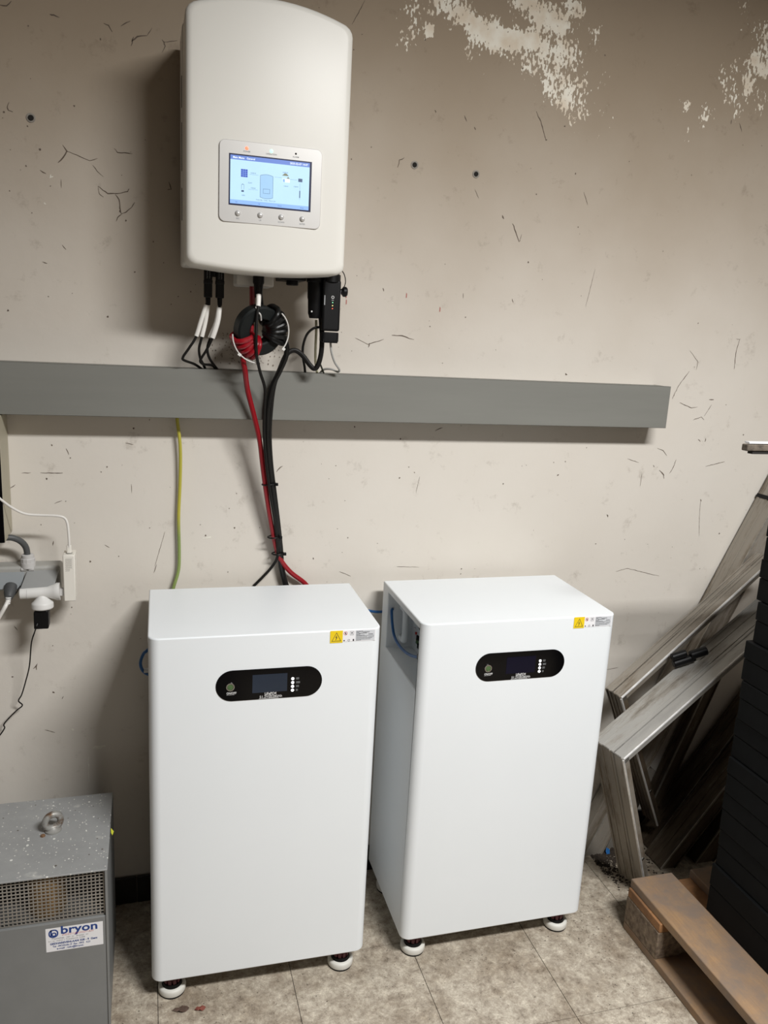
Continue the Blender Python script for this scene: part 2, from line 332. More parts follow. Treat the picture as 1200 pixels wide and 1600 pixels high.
M_SCRB = mat_lit('screen_blue', srgb(38, 70, 178), 0.72)
M_SCRI = mat_lit('screen_device', srgb(158, 200, 236), 0.72)
M_SCRO = mat_lit('screen_olive', srgb(120, 120, 90), 0.72)
M_SCRK = mat_lit('screen_dark', srgb(60, 84, 120), 0.72)

# ------------------------------------------------------------------ mesh helpers
MW = {}
def catmull(pts, sub=6):
    P = [Vector(p) for p in pts]
    if len(P) < 3: return P
    out = []
    for i in range(len(P) - 1):
        p0 = P[i - 1] if i else P[0] * 2 - P[1]
        p1, p2 = P[i], P[i + 1]
        p3 = P[i + 2] if i + 2 < len(P) else P[-1] * 2 - P[-2]
        for k in range(sub):
            t = k / sub
            out.append(0.5 * ((2 * p1) + (p2 - p0) * t + (2 * p0 - 5 * p1 + 4 * p2 - p3) * t * t + (3 * p1 - p0 - 3 * p2 + p3) * t ** 3))
    out.append(P[-1])
    return out

class G:
    """collects shapes, then links them as ONE mesh object"""
    def __init__(s): s.v = []; s.f = []
    def add(s, v, f):
        o = len(s.v); s.v += [Vector(p) for p in v]; s.f += [tuple(i + o for i in q) for q in f]; return s
    def box(s, x0, x1, y0, y1, z0, z1, M=None):
        v = [Vector((x, y, z)) for z in (z0, z1) for y in (y0, y1) for x in (x0, x1)]
        if M is not None: v = [M @ p for p in v]
        return s.add(v, [(0, 2, 3, 1), (4, 5, 7, 6), (0, 1, 5, 4), (2, 6, 7, 3), (0, 4, 6, 2), (1, 3, 7, 5)])
    def cyl(s, a, b, r0, r1=None, n=20):
        return s.lathe(a, b, [(r0, 0), (r0 if r1 is None else r1, (Vector(b) - Vector(a)).length)], n)
    def lathe(s, a, b, prof, n=24):
        """profile of (radius, distance along a->b)"""
        a = Vector(a); d = (Vector(b) - a).normalized()
        t = Vector((0, 0, 1)) if abs(d.z) < 0.9 else Vector((1, 0, 0))
        e1 = d.cross(t).normalized(); e2 = d.cross(e1)
        v = []; f = []
        for r, h in prof:
            for k in range(n):
                w = 2 * math.pi * k / n
                v.append(a + d * h + (e1 * math.cos(w) + e2 * math.sin(w)) * max(r, 1e-5))
        for i in range(len(prof) - 1):
            for k in range(n):
                f.append((i * n + k, i * n + (k + 1) % n, (i + 1) * n + (k + 1) % n, (i + 1) * n + k))
        f.append(tuple(range(n))[::-1]); f.append(tuple((len(prof) - 1) * n + k for k in range(n)))
        return s.add(v, f)
    def tube(s, pts, r, n=10, smooth=6):
        P = catmull(pts, smooth) if smooth else [Vector(p) for p in pts]
        T = []
        for i in range(len(P)):
            d = P[min(i + 1, len(P) - 1)] - P[max(i - 1, 0)]
            T.append(d.normalized() if d.length > 1e-9 else Vector((0, 0, 1)))
        up = Vector((0, 0, 1)) if abs(T[0].z) < 0.9 else Vector((1, 0, 0))
        e1 = T[0].cross(up).normalized()
        v = []; f = []
        for i, p in enumerate(P):
            e1 = (e1 - T[i] * e1.dot(T[i])).normalized(); e2 = T[i].cross(e1)
            rr = r(i / (len(P) - 1)) if callable(r) else r
            for k in range(n):
                w = 2 * math.pi * k / n
                v.append(p + (e1 * math.cos(w) + e2 * math.sin(w)) * rr)
        for i in range(len(P) - 1):
            for k in range(n):
                f.append((i * n + k, i * n + (k + 1) % n, (i + 1) * n + (k + 1) % n, (i + 1) * n + k))
        f.append(tuple(range(n))[::-1]); f.append(tuple((len(P) - 1) * n + k for k in range(n)))
        return s.add(v, f)
    def prism(s, poly, o, ex, ey, depth):
        """2-D polygon in the plane o,ex,ey pushed by the vector depth"""
        o, ex, ey, d = Vector(o), Vector(ex), Vector(ey), Vector(depth)
        a = [o + ex * x + ey * y for x, y in poly]; n = len(a)
        v = a + [p + d for p in a]
        f = [tuple(range(n)), tuple(range(n, 2 * n))[::-1]] + [(k, k + n, (k + 1) % n + n, (k + 1) % n) for k in range(n)]
        return s.add(v, f)
    def build(s, name, m, parent=None, world=True, bevel=0.0, seg=2, angle=35, flat=False):
        me = bpy.data.meshes.new(name)
        V = s.v
        if parent is not None and world:
            inv = MW[parent.name].inverted(); V = [inv @ p for p in V]
        me.from_pydata([tuple(p) for p in V], [], s.f)
        bm = bmesh.new(); bm.from_mesh(me); bmesh.ops.recalc_face_normals(bm, faces=bm.faces[:])
        bm.to_mesh(me); bm.free()
        return finish(name, me, m, parent, bevel, seg, angle, flat)

def finish(name, me, m, parent=None, bevel=0.0, seg=2, angle=35, flat=False):
    me.materials.append(m)
    if not flat:
        me.shade_smooth(); me.set_sharp_from_angle(angle=math.radians(angle))
    o = bpy.data.objects.new(name, me); COL.objects.link(o)
    if parent is not None:
        o.parent = parent; MW[o.name] = MW[parent.name]
    else: MW[o.name] = Matrix.Identity(4)
    if bevel:
        md = o.modifiers.new('bevel', 'BEVEL'); md.width = bevel; md.segments = seg; md.limit_method = 'ANGLE'; md.angle_limit = math.radians(40)
        if not flat: md.harden_normals = False
    return o

def thing(name, label, cat, loc=(0, 0, 0), rotz=0.0, group=None):
    o = bpy.data.objects.new(name, None); COL.objects.link(o)
    o.empty_display_size = 0.05
    o.location = loc; o.rotation_euler = (0, 0, rotz)
    MW[o.name] = Matrix.Translation(loc) @ Matrix.Rotation(rotz, 4, 'Z')
    tag(o, label, cat, group); return o
def tag(o, label, cat, group=None):
    o['label'] = label; o['category'] = cat
    if group: o['group'] = group
    return o
def struct(o): o['kind'] = 'structure'; return o
def copy_tree(o, parent=None):
    c = o.copy(); COL.objects.link(c); c.parent = parent
    for ch in list(o.children): copy_tree(ch, c)
    return c

def rrect(w, h, r, n=6, cx=0.0, cy=0.0):
    out = []
    for sx, sy, a0 in ((1, 1, 0), (-1, 1, 90), (-1, -1, 180), (1, -1, 270)):
        for k in range(n + 1):
            a = math.radians(a0 + 90 * k / n)
            out.append((cx + sx * (w / 2 - r) + r * math.cos(a), cy + sy * (h / 2 - r) + r * math.sin(a)))
    return out
def circ(r, n=20, cx=0.0, cy=0.0):
    return [(cx + r * math.cos(2 * math.pi * k / n), cy + r * math.sin(2 * math.pi * k / n)) for k in range(n)]

def text_mesh(s, size, offset=0.0, shear=0.0, sx=1.0, align='LEFT', spacing=1.0):
    cu = bpy.data.curves.new('t', 'FONT'); cu.body = s; cu.size = size; cu.offset = offset; cu.shear = shear
    cu.align_x = align; cu.space_character = spacing; cu.resolution_u = 3
    ob = bpy.data.objects.new('t', cu); COL.objects.link(ob)
    dg = bpy.context.evaluated_depsgraph_get(); dg.update()
    me = bpy.data.meshes.new_from_object(ob.evaluated_get(dg))
    v = [(p.co.x * sx, p.co.y) for p in me.vertices]; f = [tuple(p.vertices) for p in me.polygons]
    bpy.data.objects.remove(ob); bpy.data.curves.remove(cu); bpy.data.meshes.remove(me)
    return v, f
def put_text(g, s, size, x, y, z, **k):
    """front-facing lettering: baseline start x,z on the plane y (faces -y)"""
    v, f = text_mesh(s, size, **k)
    g.add([(x + a, y, z + b) for a, b in v], f); return g
def flatp(g, poly, y, x=0.0, z=0.0):
    """flat front-facing polygon on the plane y"""
    g.add([(x + a, y, z + b) for a, b in poly], [tuple(range(len(poly)))]); return g
def rect(g, x0, x1, z0, z1, y):
    return flatp(g, [(x0, z0), (x1, z0), (x1, z1), (x0, z1)], y)

# ------------------------------------------------------------------ the room
PEEL= [(0.502,2.32,0.594,2.281,0.02,0.8),(0.424,2.291,0.503,2.309,0.0267,0.42),(0.428,2.237,0.416,2.222,0.02,0.5),(0.474,2.257,0.475,2.248,0.0083,1),(0.595,2.274,0.647,2.258,0.0233,1.0),(0.638,2.262,0.74,2.265,0.0167,1.05),(0.714,2.354,0.805,2.311,0.0267,0.85),(0.805,2.311,0.838,2.33,0.02,0.55),(0.775,2.257,0.847,2.245,0.03,0.7),(0.69,2.245,0.781,2.207,0.0333,0.5),(0.581,2.244,0.583,2.224,0.015,0.5),(0.8,2.195,0.877,2.145,0.0367,0.62),(0.85,2.142,0.881,2.108,0.0233,0.45),(0.902,2.163,0.944,2.198,0.0233,0.3),(0.911,2.312,0.916,2.269,0.0167,0.4),(0.834,2.365,0.861,2.355,0.0133,0.8),(1.018,2.124,1.071,2.091,0.0233,0.12),(0.97,2.134,0.982,2.112,0.015,0.3),(0.96,2.071,0.943,2.054,0.0133,0.2),(1.338,2.444,1.348,2.388,0.02,0.35),(1.409,2.389,1.438,2.292,0.0233,0.6),(1.393,2.309,1.427,2.29,0.0167,0.8),(1.3,2.259,1.353,2.187,0.0233,0.5),(1.381,2.261,1.381,2.237,0.0133,0.8),(1.419,2.226,1.433,2.204,0.0167,0.6),(1.265,2.168,1.259,2.144,0.02,0.45),(1.194,2.18,1.198,2.174,0.01,0.8),(1.214,2.115,1.236,2.102,0.0167,0.3),(1.327,2.278,1.353,2.304,0.0167,0.4)]
CRACKS= [([(-0.2,2.138),(-0.187,2.149),(-0.167,2.154)],0.005),([(-0.2,2.128),(-0.195,2.147)],0.0042),([(-0.167,2.154),(-0.156,2.17)],0.0025),([(-0.221,2.164),(-0.21,2.173),(-0.201,2.177)],0.0033),([(-0.256,2.165),(-0.246,2.162),(-0.239,2.15)],0.0033),([(-0.363,2.167),(-0.355,2.166),(-0.344,2.163)],0.0042),([(-0.459,2.17),(-0.446,2.17),(-0.436,2.18)],0.0033),([(-0.136,2.15),(-0.132,2.145),(-0.129,2.138),(-0.135,2.124)],0.0033),([(-0.132,2.145),(-0.103,2.152)],0.0025),([(-0.45,1.986),(-0.454,1.976),(-0.451,1.97),(-0.443,1.968)],0.003),([(-0.346,1.913),(-0.338,1.901),(-0.345,1.887),(-0.357,1.876)],0.0042),([(-0.338,1.901),(-0.318,1.896),(-0.291,1.886),(-0.275,1.893)],0.003),([(-0.285,1.878),(-0.276,1.866),(-0.263,1.856)],0.002),([(-0.239,1.917),(-0.233,1.91),(-0.217,1.91),(-0.201,1.91)],0.003),([(-0.275,1.835),(-0.255,1.821),(-0.228,1.825),(-0.212,1.83),(-0.209,1.836)],0.0033),([(-0.275,1.835),(-0.273,1.819),(-0.264,1.813)],0.002),([(-0.239,1.821),(-0.231,1.811),(-0.229,1.787),(-0.226,1.781)],0.0037),([(-0.226,1.781),(-0.217,1.785),(-0.205,1.797),(-0.197,1.808)],0.003),([(-0.226,1.781),(-0.235,1.772),(-0.238,1.764)],0.0033),([(-0.394,1.856),(-0.382,1.85)],0.0042),([(-0.352,1.842),(-0.351,1.824)],0.002),([(-0.354,1.704),(-0.346,1.695)],0.0033),([(-0.123,1.859),(-0.118,1.843),(-0.126,1.842)],0.0042),([(-0.396,1.665),(-0.386,1.662)],0.0025),([(0.288,2.24),(0.302,2.266),(0.316,2.295)],0.0022),([(0.769,2.111),(0.784,2.089),(0.803,2.049)],0.0033),([(0.801,2.049),(0.806,2.048)],0.005),([(0.416,1.944),(0.419,1.961),(0.431,1.967)],0.0042),([(0.502,2.083),(0.504,2.077)],0.005),([(0.579,2.08),(0.585,2.067)],0.0033),([(0.606,2.056),(0.61,2.05)],0.0058),([(0.73,1.841),(0.741,1.822),(0.753,1.798)],0.0047),([(0.753,1.798),(0.758,1.817)],0.0022),([(0.7,1.859),(0.705,1.85)],0.005),([(0.924,1.935),(0.939,1.905)],0.002),([(0.62,1.913),(0.632,1.893)],0.0022),([(1.344,2.158),(1.344,2.147)],0.0042),([(1.37,2.153),(1.382,2.132)],0.0025),([(0.328,1.534),(0.362,1.52),(0.403,1.534)],0.0027),([(0.423,1.545),(0.45,1.545),(0.483,1.537)],0.0037),([(0.365,1.523),(0.364,1.512)],0.0042),([(0.393,1.659),(0.397,1.652)],0.0042),([(0.609,1.66),(0.61,1.648)],0.0033),([(0.746,1.654),(0.751,1.645)],0.0033),([(1.473,1.587),(1.466,1.549),(1.468,1.499)],0.003),([(1.46,1.585),(1.473,1.585)],0.0025),([(1.272,1.408),(1.287,1.445),(1.317,1.488)],0.003),([(1.31,1.546),(1.341,1.516),(1.34,1.493)],0.002),([(1.299,1.398),(1.34,1.384),(1.361,1.387)],0.0027),([(1.352,1.349),(1.379,1.359),(1.389,1.35)],0.003),([(1.388,1.361),(1.408,1.395)],0.0022),([(1.397,1.41),(1.413,1.409)],0.005),([(1.379,1.293),(1.387,1.286)],0.005),([(1.405,1.296),(1.402,1.286)],0.005),([(1.244,1.265),(1.264,1.258),(1.279,1.243)],0.0025),([(1.296,1.19),(1.306,1.209),(1.312,1.232)],0.0033),([(1.26,1.201),(1.277,1.186),(1.279,1.175)],0.0042),([(1.417,1.212),(1.456,1.221),(1.482,1.227)],0.0027),([(1.149,1.233),(1.188,1.222)],0.0023),([(1.238,1.216),(1.241,1.209)],0.0042),([(0.923,1.467),(0.929,1.463)],0.0058),([(0.929,1.184),(0.935,1.187)],0.0058),([(1.417,1.112),(1.419,1.073),(1.429,0.997)],0.0018),([(1.415,1.112),(1.42,1.106)],0.0042),([(1.103,1.069),(1.108,1.061)],0.005),([(1.155,0.894),(1.193,0.903),(1.285,0.88),(1.308,0.875)],0.0022),([(1.193,1.339),(1.202,1.335)],0.0025),([(0.557,1.304),(0.578,1.313)],0.0033),([(-0.392,1.256),(-0.39,1.252)],0.0042),([(-0.36,1.246),(-0.354,1.232)],0.0033),([(-0.418,1.188),(-0.369,1.188)],0.0033),([(-0.459,1.188),(-0.439,1.188)],0.0025),([(-0.39,1.114),(-0.373,1.121)],0.0025),([(-0.485,1.151),(-0.474,1.16)],0.0033),([(-0.396,1.022),(-0.398,1.011)],0.0042),([(-0.279,1.01),(-0.269,1.002)],0.0033),([(-0.492,0.811),(-0.484,0.799)],0.0033),([(-0.452,0.696),(-0.444,0.708),(-0.447,0.694)],0.0058),([(-0.503,0.68),(-0.499,0.678)],0.005),([(-0.41,0.633),(-0.407,0.628)],0.0058),([(-0.39,0.611),(-0.386,0.618)],0.0033),([(-0.433,0.53),(-0.409,0.521)],0.0025),([(-0.162,0.951),(-0.137,1.041)],0.0017),([(-0.165,0.934),(-0.157,0.956)],0.002),([(0.138,1.191),(0.144,1.201),(0.153,1.207)],0.0033),([(0.472,0.931),(0.537,0.927)],0.002),([(0.312,0.922),(0.344,0.908)],0.002),([(-0.227,1.261),(-0.209,1.258)],0.0025),([(-0.215,1.161),(-0.214,1.139)],0.0017),([(1.136,0.585),(1.17,0.581),(1.205,0.585)],0.0027),([(0.514,1.136),(0.522,1.18)],0.0017),([(0.981,1.747),(0.964,1.646)],0.0015),([(1.202,1.152),(1.203,1.19)],0.0017)]
CHIPS= [([(-0.32,0.469),(-0.289,0.47)],0.0067),([(-0.37,0.525),(-0.365,0.522)],0.005),([(-0.511,0.641),(-0.509,0.639)],0.005),([(-0.374,1.848),(-0.369,1.844)],0.0083),([(-0.386,1.791),(-0.385,1.787)],0.005),([(-0.046,1.021),(-0.024,1.023)],0.005),([(-0.332,0.445),(-0.332,0.372)],0.0025)]
PLUGS= [(-0.408,1.96),(0.458,1.954),(0.62,1.949)]
X0, X1, Y0, ZC = -1.9, 2.25, -3.7, 2.95

def back_wall():
    nx, nz = 277, 197
    xs = np.linspace(X0, X1, nx); zs = np.linspace(0, ZC, nz)
    XX, ZZ = np.meshgrid(xs, zs)
    d = np.zeros_like(XX)
    for ax, az, bx, bz, r, s in PEEL:
        vx, vz = bx - ax, bz - az; ll = vx * vx + vz * vz + 1e-9
        t = np.clip(((XX - ax) * vx + (ZZ - az) * vz) / ll, 0, 1)
        dist = np.hypot(XX - ax - t * vx, ZZ - az - t * vz)
        d = np.maximum(d, s * np.exp(-(dist / (r * 1.7)) ** 2))
    V = np.stack([XX.ravel(), np.zeros(XX.size), ZZ.ravel()], 1)
    i = np.arange(nx * nz).reshape(nz, nx)
    F = np.stack([i[:-1, :-1].ravel(), i[:-1, 1:].ravel(), i[1:, 1:].ravel(), i[1:, :-1].ravel()], 1)
    me = bpy.data.meshes.new('wall_back'); me.from_pydata(V.tolist(), [], F.tolist())
    a = me.attributes.new('flaked', 'FLOAT', 'POINT'); a.data.foreach_set('value', d.ravel().astype(np.float32))
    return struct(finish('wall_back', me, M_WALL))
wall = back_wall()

def ribbon(g, pts, w, ends=0.35, jit=0.35):
    """a ragged flat scar lying on the wall, half a millimetre proud"""
    P = [Vector((x, 0, z)) for x, z in pts]
    Q = []
    for i in range(len(P) - 1):
        n = max(2, int((P[i + 1] - P[i]).length / 0.006))
        Q += [P[i].lerp(P[i + 1], k / n) for k in range(n)]
    Q.append(P[-1]); n = len(Q); L = []; R = []
    for i, p in enumerate(Q):
        d = (Q[min(i + 1, n - 1)] - Q[max(i - 1, 0)]).normalized(); s = Vector((-d.z, 0, d.x))
        t = i / (n - 1); ww = w * 0.5 * (ends + (1 - ends) * math.sin(math.pi * min(1, max(0, t))) ** 0.5) * random.uniform(1 - jit, 1 + jit)
        p = p + s * random.uniform(-1, 1) * w * 0.35
        L.append(p + s * ww); R.append(p - s * ww)
    v = [q + Vector((0, -0.0005, 0)) for q in L + R]
    g.add(v, [(i, i + 1, n + i + 1, n + i) for i in range(n - 1)])
    return g
for pts, w in CRACKS: ribbon(G(), pts, w * 0.6).build('crack', M_CRACK, wall, flat=True)
for pts, w in CHIPS: ribbon(G(), pts, w, 0.6, 0.5).build('bare_patch', M_CHIPW, wall, flat=True)
g = G()
for k in range(230):
    x = random.uniform(-0.55, 1.6); z = random.uniform(0.75, 2.3)
    if random.random() < 0.45: x = random.uniform(-0.5, 0.35)
    r = random.choice([0.0009, 0.0012, 0.0016, 0.0022])
    a = random.random() * 3
    flatp(g, [(r * random.uniform(.5, 1.3) * math.cos(a + t * 1.05), r * random.uniform(.5, 1.5) * math.sin(a + t * 1.05)) for t in range(6)], -0.0006, x, z)
o = g.build('scuff_marks', M_CRACK, wall, flat=True); o['kind'] = 'stuff'
g = G()
for k in range(170):   # cluster of scuffs above the trunking, behind the cables
    x = random.gauss(0.015, 0.03) if k % 2 else random.gauss(0.10, 0.02); z = random.uniform(1.455, 1.53)
    r = random.uniform(.0007, .0022)
    flatp(g, [(r * random.uniform(.4, 1.3) * math.cos(t * 1.05), r * random.uniform(.5, 1.9) * math.sin(t * 1.05)) for t in range(6)], -0.0006, x, z)
o = g.build('brown_smudges', M_SMUDGE, wall, flat=True); o['kind'] = 'stuff'
g = G()
for x, z in ((0.301, 1.62), (0.456, 1.645), (0.548, 1.616), (0.30, 1.635)):
    flatp(g, [(-.0012, -.006), (.0012, -.005), (.0015, .004), (-.0008, .007)], -0.0006, x, z)
g.build('red_drip', M_LOGO, wall, flat=True)
for x, z in PLUGS:
    h = G(); h.lathe((x, 0.004, z), (x, -0.0015, z), [(0.0095, 0), (0.0095, 0.0052), (0.0088, 0.0055), (0.0060, 0.0050), (0.0055, 0.0008)], 18)
    p = h.build('wall_plug', mat('grey_wall_plug', (0.33, 0.30, 0.26, 1), 0.7, var=0.3, scale=80), wall)
    h = G(); h.lathe((x, 0.0, z), (x, -0.003, z), [(0.0056, 0), (0.0056, 0.0025), (0.001, 0.0028)], 14)
    h.build('plug_hole', M_INNER, p)

def slab(name, *b, m=M_ROOM): return struct(G().box(*b).build(name, m, flat=True))
slab('wall_left', X0 - .1, X0, Y0, 0, 0, ZC)
slab('wall_right', X1, X1 + .1, Y0, 0, 0, ZC)
slab('wall_front', X0, X1, Y0 - .1, Y0, 0, ZC)
slab('ceiling', X0, X1, Y0, 0, ZC, ZC + .1, m=M_CEIL)
floor = slab('floor', X0, X1, Y0, 0.1, -0.06, -0.0025, m=M_JOINT)
# vinyl tiles, each its own piece
TS = 0.3167; tile_me = None
for i in range(-3, 7):
    x = 0.1495 + i * TS
    off = -0.263 if i < 0 else -0.6245
    for j in range(-5, 3):
        y = off + j * TS
        if y + TS < -2.2 or y > -0.01: continue
        g = G()
        x0, x1, y0, y1 = x + .0008, x + TS - .0008, y + .0008, min(y + TS - .0008, 0.0)
        g.box(x0, x1, y0, y1, -0.003, 0.0)
        g.build('tile', M_TILE, floor, flat=True)
# black tiled baseboard
base = struct(G().box(X0, X1, -0.006, 0.0, 0.0, 0.079).build('baseboard_back', M_GROUT, flat=True))
x = -0.2174 - 6 * 0.30
while x < X1:
    G().box(x + .0012, x + .2988, -0.011, -0.005, 0.001, 0.0805).build('tile', M_SKIRT, base, bevel=0.0015)
    x += 0.30

# ------------------------------------------------------------------ battery cabinets
CW, CD, CH, CB = 0.5046, 0.3296, 0.8427, 0.064
def cabinet_body():
    r = 0.024
    poly = []
    for cx, a0 in ((r, 180), (CW - r, 270)):
        for k in range(9):
            a = math.radians(a0 + 90 * k / 8); poly.append((cx + r * math.cos(a), r + r * math.sin(a)))
    poly += [(CW, CD), (0, CD)]
    body = G().prism(poly, (0, 0, CB), (1, 0, 0), (0, 1, 0), (0, 0, CH)).build('t_body', M_WHITE)
    cuts = []
    for x0, x1 in ((-0.02, 0.075), (CW - 0.075, CW + 0.02)):
        c = G().box(x0, x1, 0.021, 0.281, 0.737, 0.889).build('t_cut', M_WHITE); cuts.append(c)
        md = body.modifiers.new('b', 'BOOLEAN'); md.object = c; md.operation = 'DIFFERENCE'; md.solver = 'EXACT'
    dg = bpy.context.evaluated_depsgraph_get(); dg.update()
    me = bpy.data.meshes.new_from_object(body.evaluated_get(dg)); me.name = 'body'
    for ob in cuts + [body]: bpy.data.objects.remove(ob)
    me.materials.clear()
    return me
def make_cabinet(label, loc, rot):
    t = thing('battery_cabinet', label, 'battery', loc, rot, 'white battery cabinets')
    L = dict(world=False)
    b = finish('body', cabinet_body(), M_WHITE, t, bevel=0.0035, seg=3, angle=30)
    # pill-shaped control panel
    cx, cz = 0.2555, 0.791
    pill = [(-0.0805 + 0.0355 * math.cos(a), 0.0355 * math.sin(a)) for a in [math.radians(90 + 180 * k / 20) for k in range(21)]]
    pill += [(-x, -z) for x, z in pill]
    panel = G().prism(pill, (cx, 0.001, cz), (1, 0, 0), (0, 0, 1), (0, -0.0022, 0)).build('control_panel', M_GLOSSB, t, **L)
    y = -0.0016
    lcd = rect(G(), 0.2178, 0.2937, 0.7713, 0.8137, y).build('display', M_LCD, panel, **L)
    lcd['label'] = 'dark rectangular display'
    for k in range(4):
        z = 0.7995 - k * 0.0091
        g = G().lathe((0.3058, y, z), (0.3058, y - .001, z), [(0.0033, 0), (0.0030, 0.0008), (0.001, 0.001)], 14)
        g.build('indicator_light', M_LEDW, panel, **L)
    g = G()
    for k, wd in enumerate((0.0065, 0.0085, 0.0065, 0.0045)):
        z = 0.7995 - k * 0.0091
        for q in range(int(wd / 0.0021)): 
            x = 0.3135 + q * 0.0022
            for a, bb, c, d in ((x, x + .0017, z + .0018, z + .0022), (x, x + .0017, z - .0022, z - .0018), (x, x + .0004, z - .002, z + .002), (x + .0013, x + .0017, z - .002, z + .002)):
                rect(g, a, bb, c, d, y)
    g.build('indicator_marking', M_PRINTG, panel, **L)
    g = G(); put_text(g, 'LiFePO4', 0.0078, 0.2445, y, 0.7655, offset=0.0002, spacing=0.95)
    put_text(g, '51.2V@280Ah', 0.0083, 0.2335, y, 0.7582, offset=0.0001, spacing=1.0)
    rect(g, 0.2445, 0.2645, 0.7645, 0.7650, y); rect(g, 0.2325, 0.2760, 0.7564, 0.7572, y)
    g.build('lettering', M_PRINTW, panel, **L)
    g = G(); put_text(g, 'ON/OFF', 0.0068, 0.1625, y, 0.7722, offset=0.0002, sx=0.85); rect(g, 0.1625, 0.1795, 0.7703, 0.7708, y)
    g.build('lettering', M_PRINTW, panel, **L)
    g = G().lathe((0.1705, 0, 0.7895), (0.1705, -0.006, 0.7895), [(0.0098, 0), (0.0098, 0.0028), (0.0090, 0.0042), (0.0068, 0.0042), (0.0062, 0.0030)], 24)
    ring = g.build('power_button', M_CHROME, panel, **L)
    G().lathe((0.1705, 0, 0.7895), (0.1705, -0.006, 0.7895), [(0.0061, 0), (0.0061, 0.0034), (0.001, 0.0036)], 20).build('button_lens', M_GREENRING, panel, **L)
    # warning label
    st = rect(G(), 0.3868, 0.4895, 0.8792, 0.9058, -0.0006).build('warning_label', M_LABEL, t, **L)
    y = -0.0009
    rect(G(), 0.3862, 0.4145, 0.8778, 0.9063, y).build('yellow_square', M_YELLOW, st, **L)['label'] = 'yellow high-voltage warning square'
    g = G()
    tri = [(0.3895, 0.8815), (0.4112, 0.8815), (0.40035, 0.9025)]; c0 = (0.40035, 0.8885)
    inn = [(c0[0] + (a - c0[0]) * .86, c0[1] + (b - c0[1]) * .86) for a, b in tri]
    for k in range(3):
        j = (k + 1) % 3; flatp(g, [tri[k], tri[j], inn[j], inn[k]], y - .0003)
    flatp(g, [(.4012, .8965), (.3980, .8902), (.4000, .8902), (.3990, .8850), (.3998, .8850), (.4024, .8912), (.4005, .8912)], y - .0003)
    flatp(g, [(.3984, .8858), (.4001, .8858), (.3992, .8833)], y - .0003)
    g.build('warning_symbol', M_PRINTK, st, **L)
    g = G()   # crossed-out symbol and small pictograms
    ro, ri = circ(.0042, 24), circ(.0034, 24)
    for k in range(24):
        j = (k + 1) % 24; flatp(g, [ro[k], ro[j], ri[j], ri[k]], y, 0.4208, 0.8990)
    flatp(g, [(-.003, .0024), (-.0024, .003), (.003, -.0024), (.0024, -.003)], y, 0.4208, 0.8990)
    g.build('prohibition_symbol', M_PRINTR, st, **L)
    g = G()
    flatp(g, [(-.001, .0022), (.0006, .0026), (.001, -.0004), (.0022, -.0022), (.0008, -.0026), (-.0012, -.0008)], y - .0002, 0.4208, 0.8990)
    for a in ((.4310, .4395, .9027, .9031), (.4310, .4395, .8945, .8949), (.4310, .4314, .8945, .9031), (.4391, .4395, .8945, .9031), (.4335, .4370, .8985, .9008), (.4325, .4380, .8963, .8968)): rect(g, *a, y)
    flatp(g, circ(.0016, 14), y, .4180, .8822); flatp(g, [(-.0018, -.0024), (.0018, -.0024), (.0014, .0022), (-.0014, .0022)], y, .4392, .8828)
    g.build('pictogram', M_PRINTK, st, **L)
    g = G(); ro, ri = circ(.0027, 18), circ(.0014, 18)
    for k in range(0, 18):
        if k % 6 == 5: continue
        j = (k + 1) % 18; flatp(g, [ro[k], ro[j], ri[j], ri[k]], y, 0.4285, 0.8825)
    g.build('recycling_symbol', M_PRINTG, st, **L)
    rect(G(), 0.4440, 0.4875, 0.8806, 0.9046, -0.0008).build('text_field', M_LABELG, st, **L)
    g = G(); rng = random.Random(3)
    rows = [(0.9022, 0.4452, 0.4600), (0.9002, 0.4600, 0.4755), (0.8992, 0.4452, 0.4520), (0.8978, 0.4520, 0.4690), (0.8958, 0.4452, 0.4540), (0.8948, 0.4730, 0.4840), (0.8936, 0.4452, 0.4640), (0.8916, 0.4452, 0.4860), (0.8890, 0.4452, 0.4700), (0.8884, 0.4730, 0.4850), (0.8864, 0.4452, 0.4820), (0.8838, 0.4452, 0.4780), (0.8818, 0.4452, 0.4560)]
    for k, (z, a, b2) in enumerate(rows):
        x = a
        while x < b2:
            w = rng.uniform(.0008, .0022); rect(g, x, min(x + w, b2), z - .0005, z + (.0009 if k < 6 else .0004), -0.0011); x += w + .0005
    g.build('fine_print', M_PRINTK, st, **L)
    # side recess fittings (left side, seen on the right-hand cabinet)
    for sx in (1, -1):
        X = lambda a: a if sx > 0 else CW - a
        G().tube([(X(.042), .283, .848), (X(.042), .262, .848), (X(.042), .250, .838), (X(.042), .250, .775), (X(.042), .262, .765), (X(.042), .283, .765)], 0.0085, 12, 5).build('grip_handle', M_WHITE, t, **L)
    fan = G().lathe((.076, .205, .838), (.069, .205, .838), [(.040, 0), (.040, .003), (.036, .005), (.033, .003)], 28).build('cooling_fan', M_BLACK, t, **L)
    g = G().cyl((.072, .205, .838), (.067, .205, .838), .011, .010, 16)
    for k in range(5):
        a = 2 * math.pi * k / 5; c, s_ = math.cos(a), math.sin(a)
        g.add([(.071, .205 + .010 * c, .838 + .010 * s_), (.069, .205 + .032 * math.cos(a - .25), .838 + .032 * math.sin(a - .25)), (.071, .205 + .032 * math.cos(a + .35), .838 + .032 * math.sin(a + .35)), (.0725, .205 + .010 * math.cos(a + .6), .838 + .010 * math.sin(a + .6))], [(0, 1, 2, 3)])
    g.build('fan_rotor', M_INNER, fan, **L)
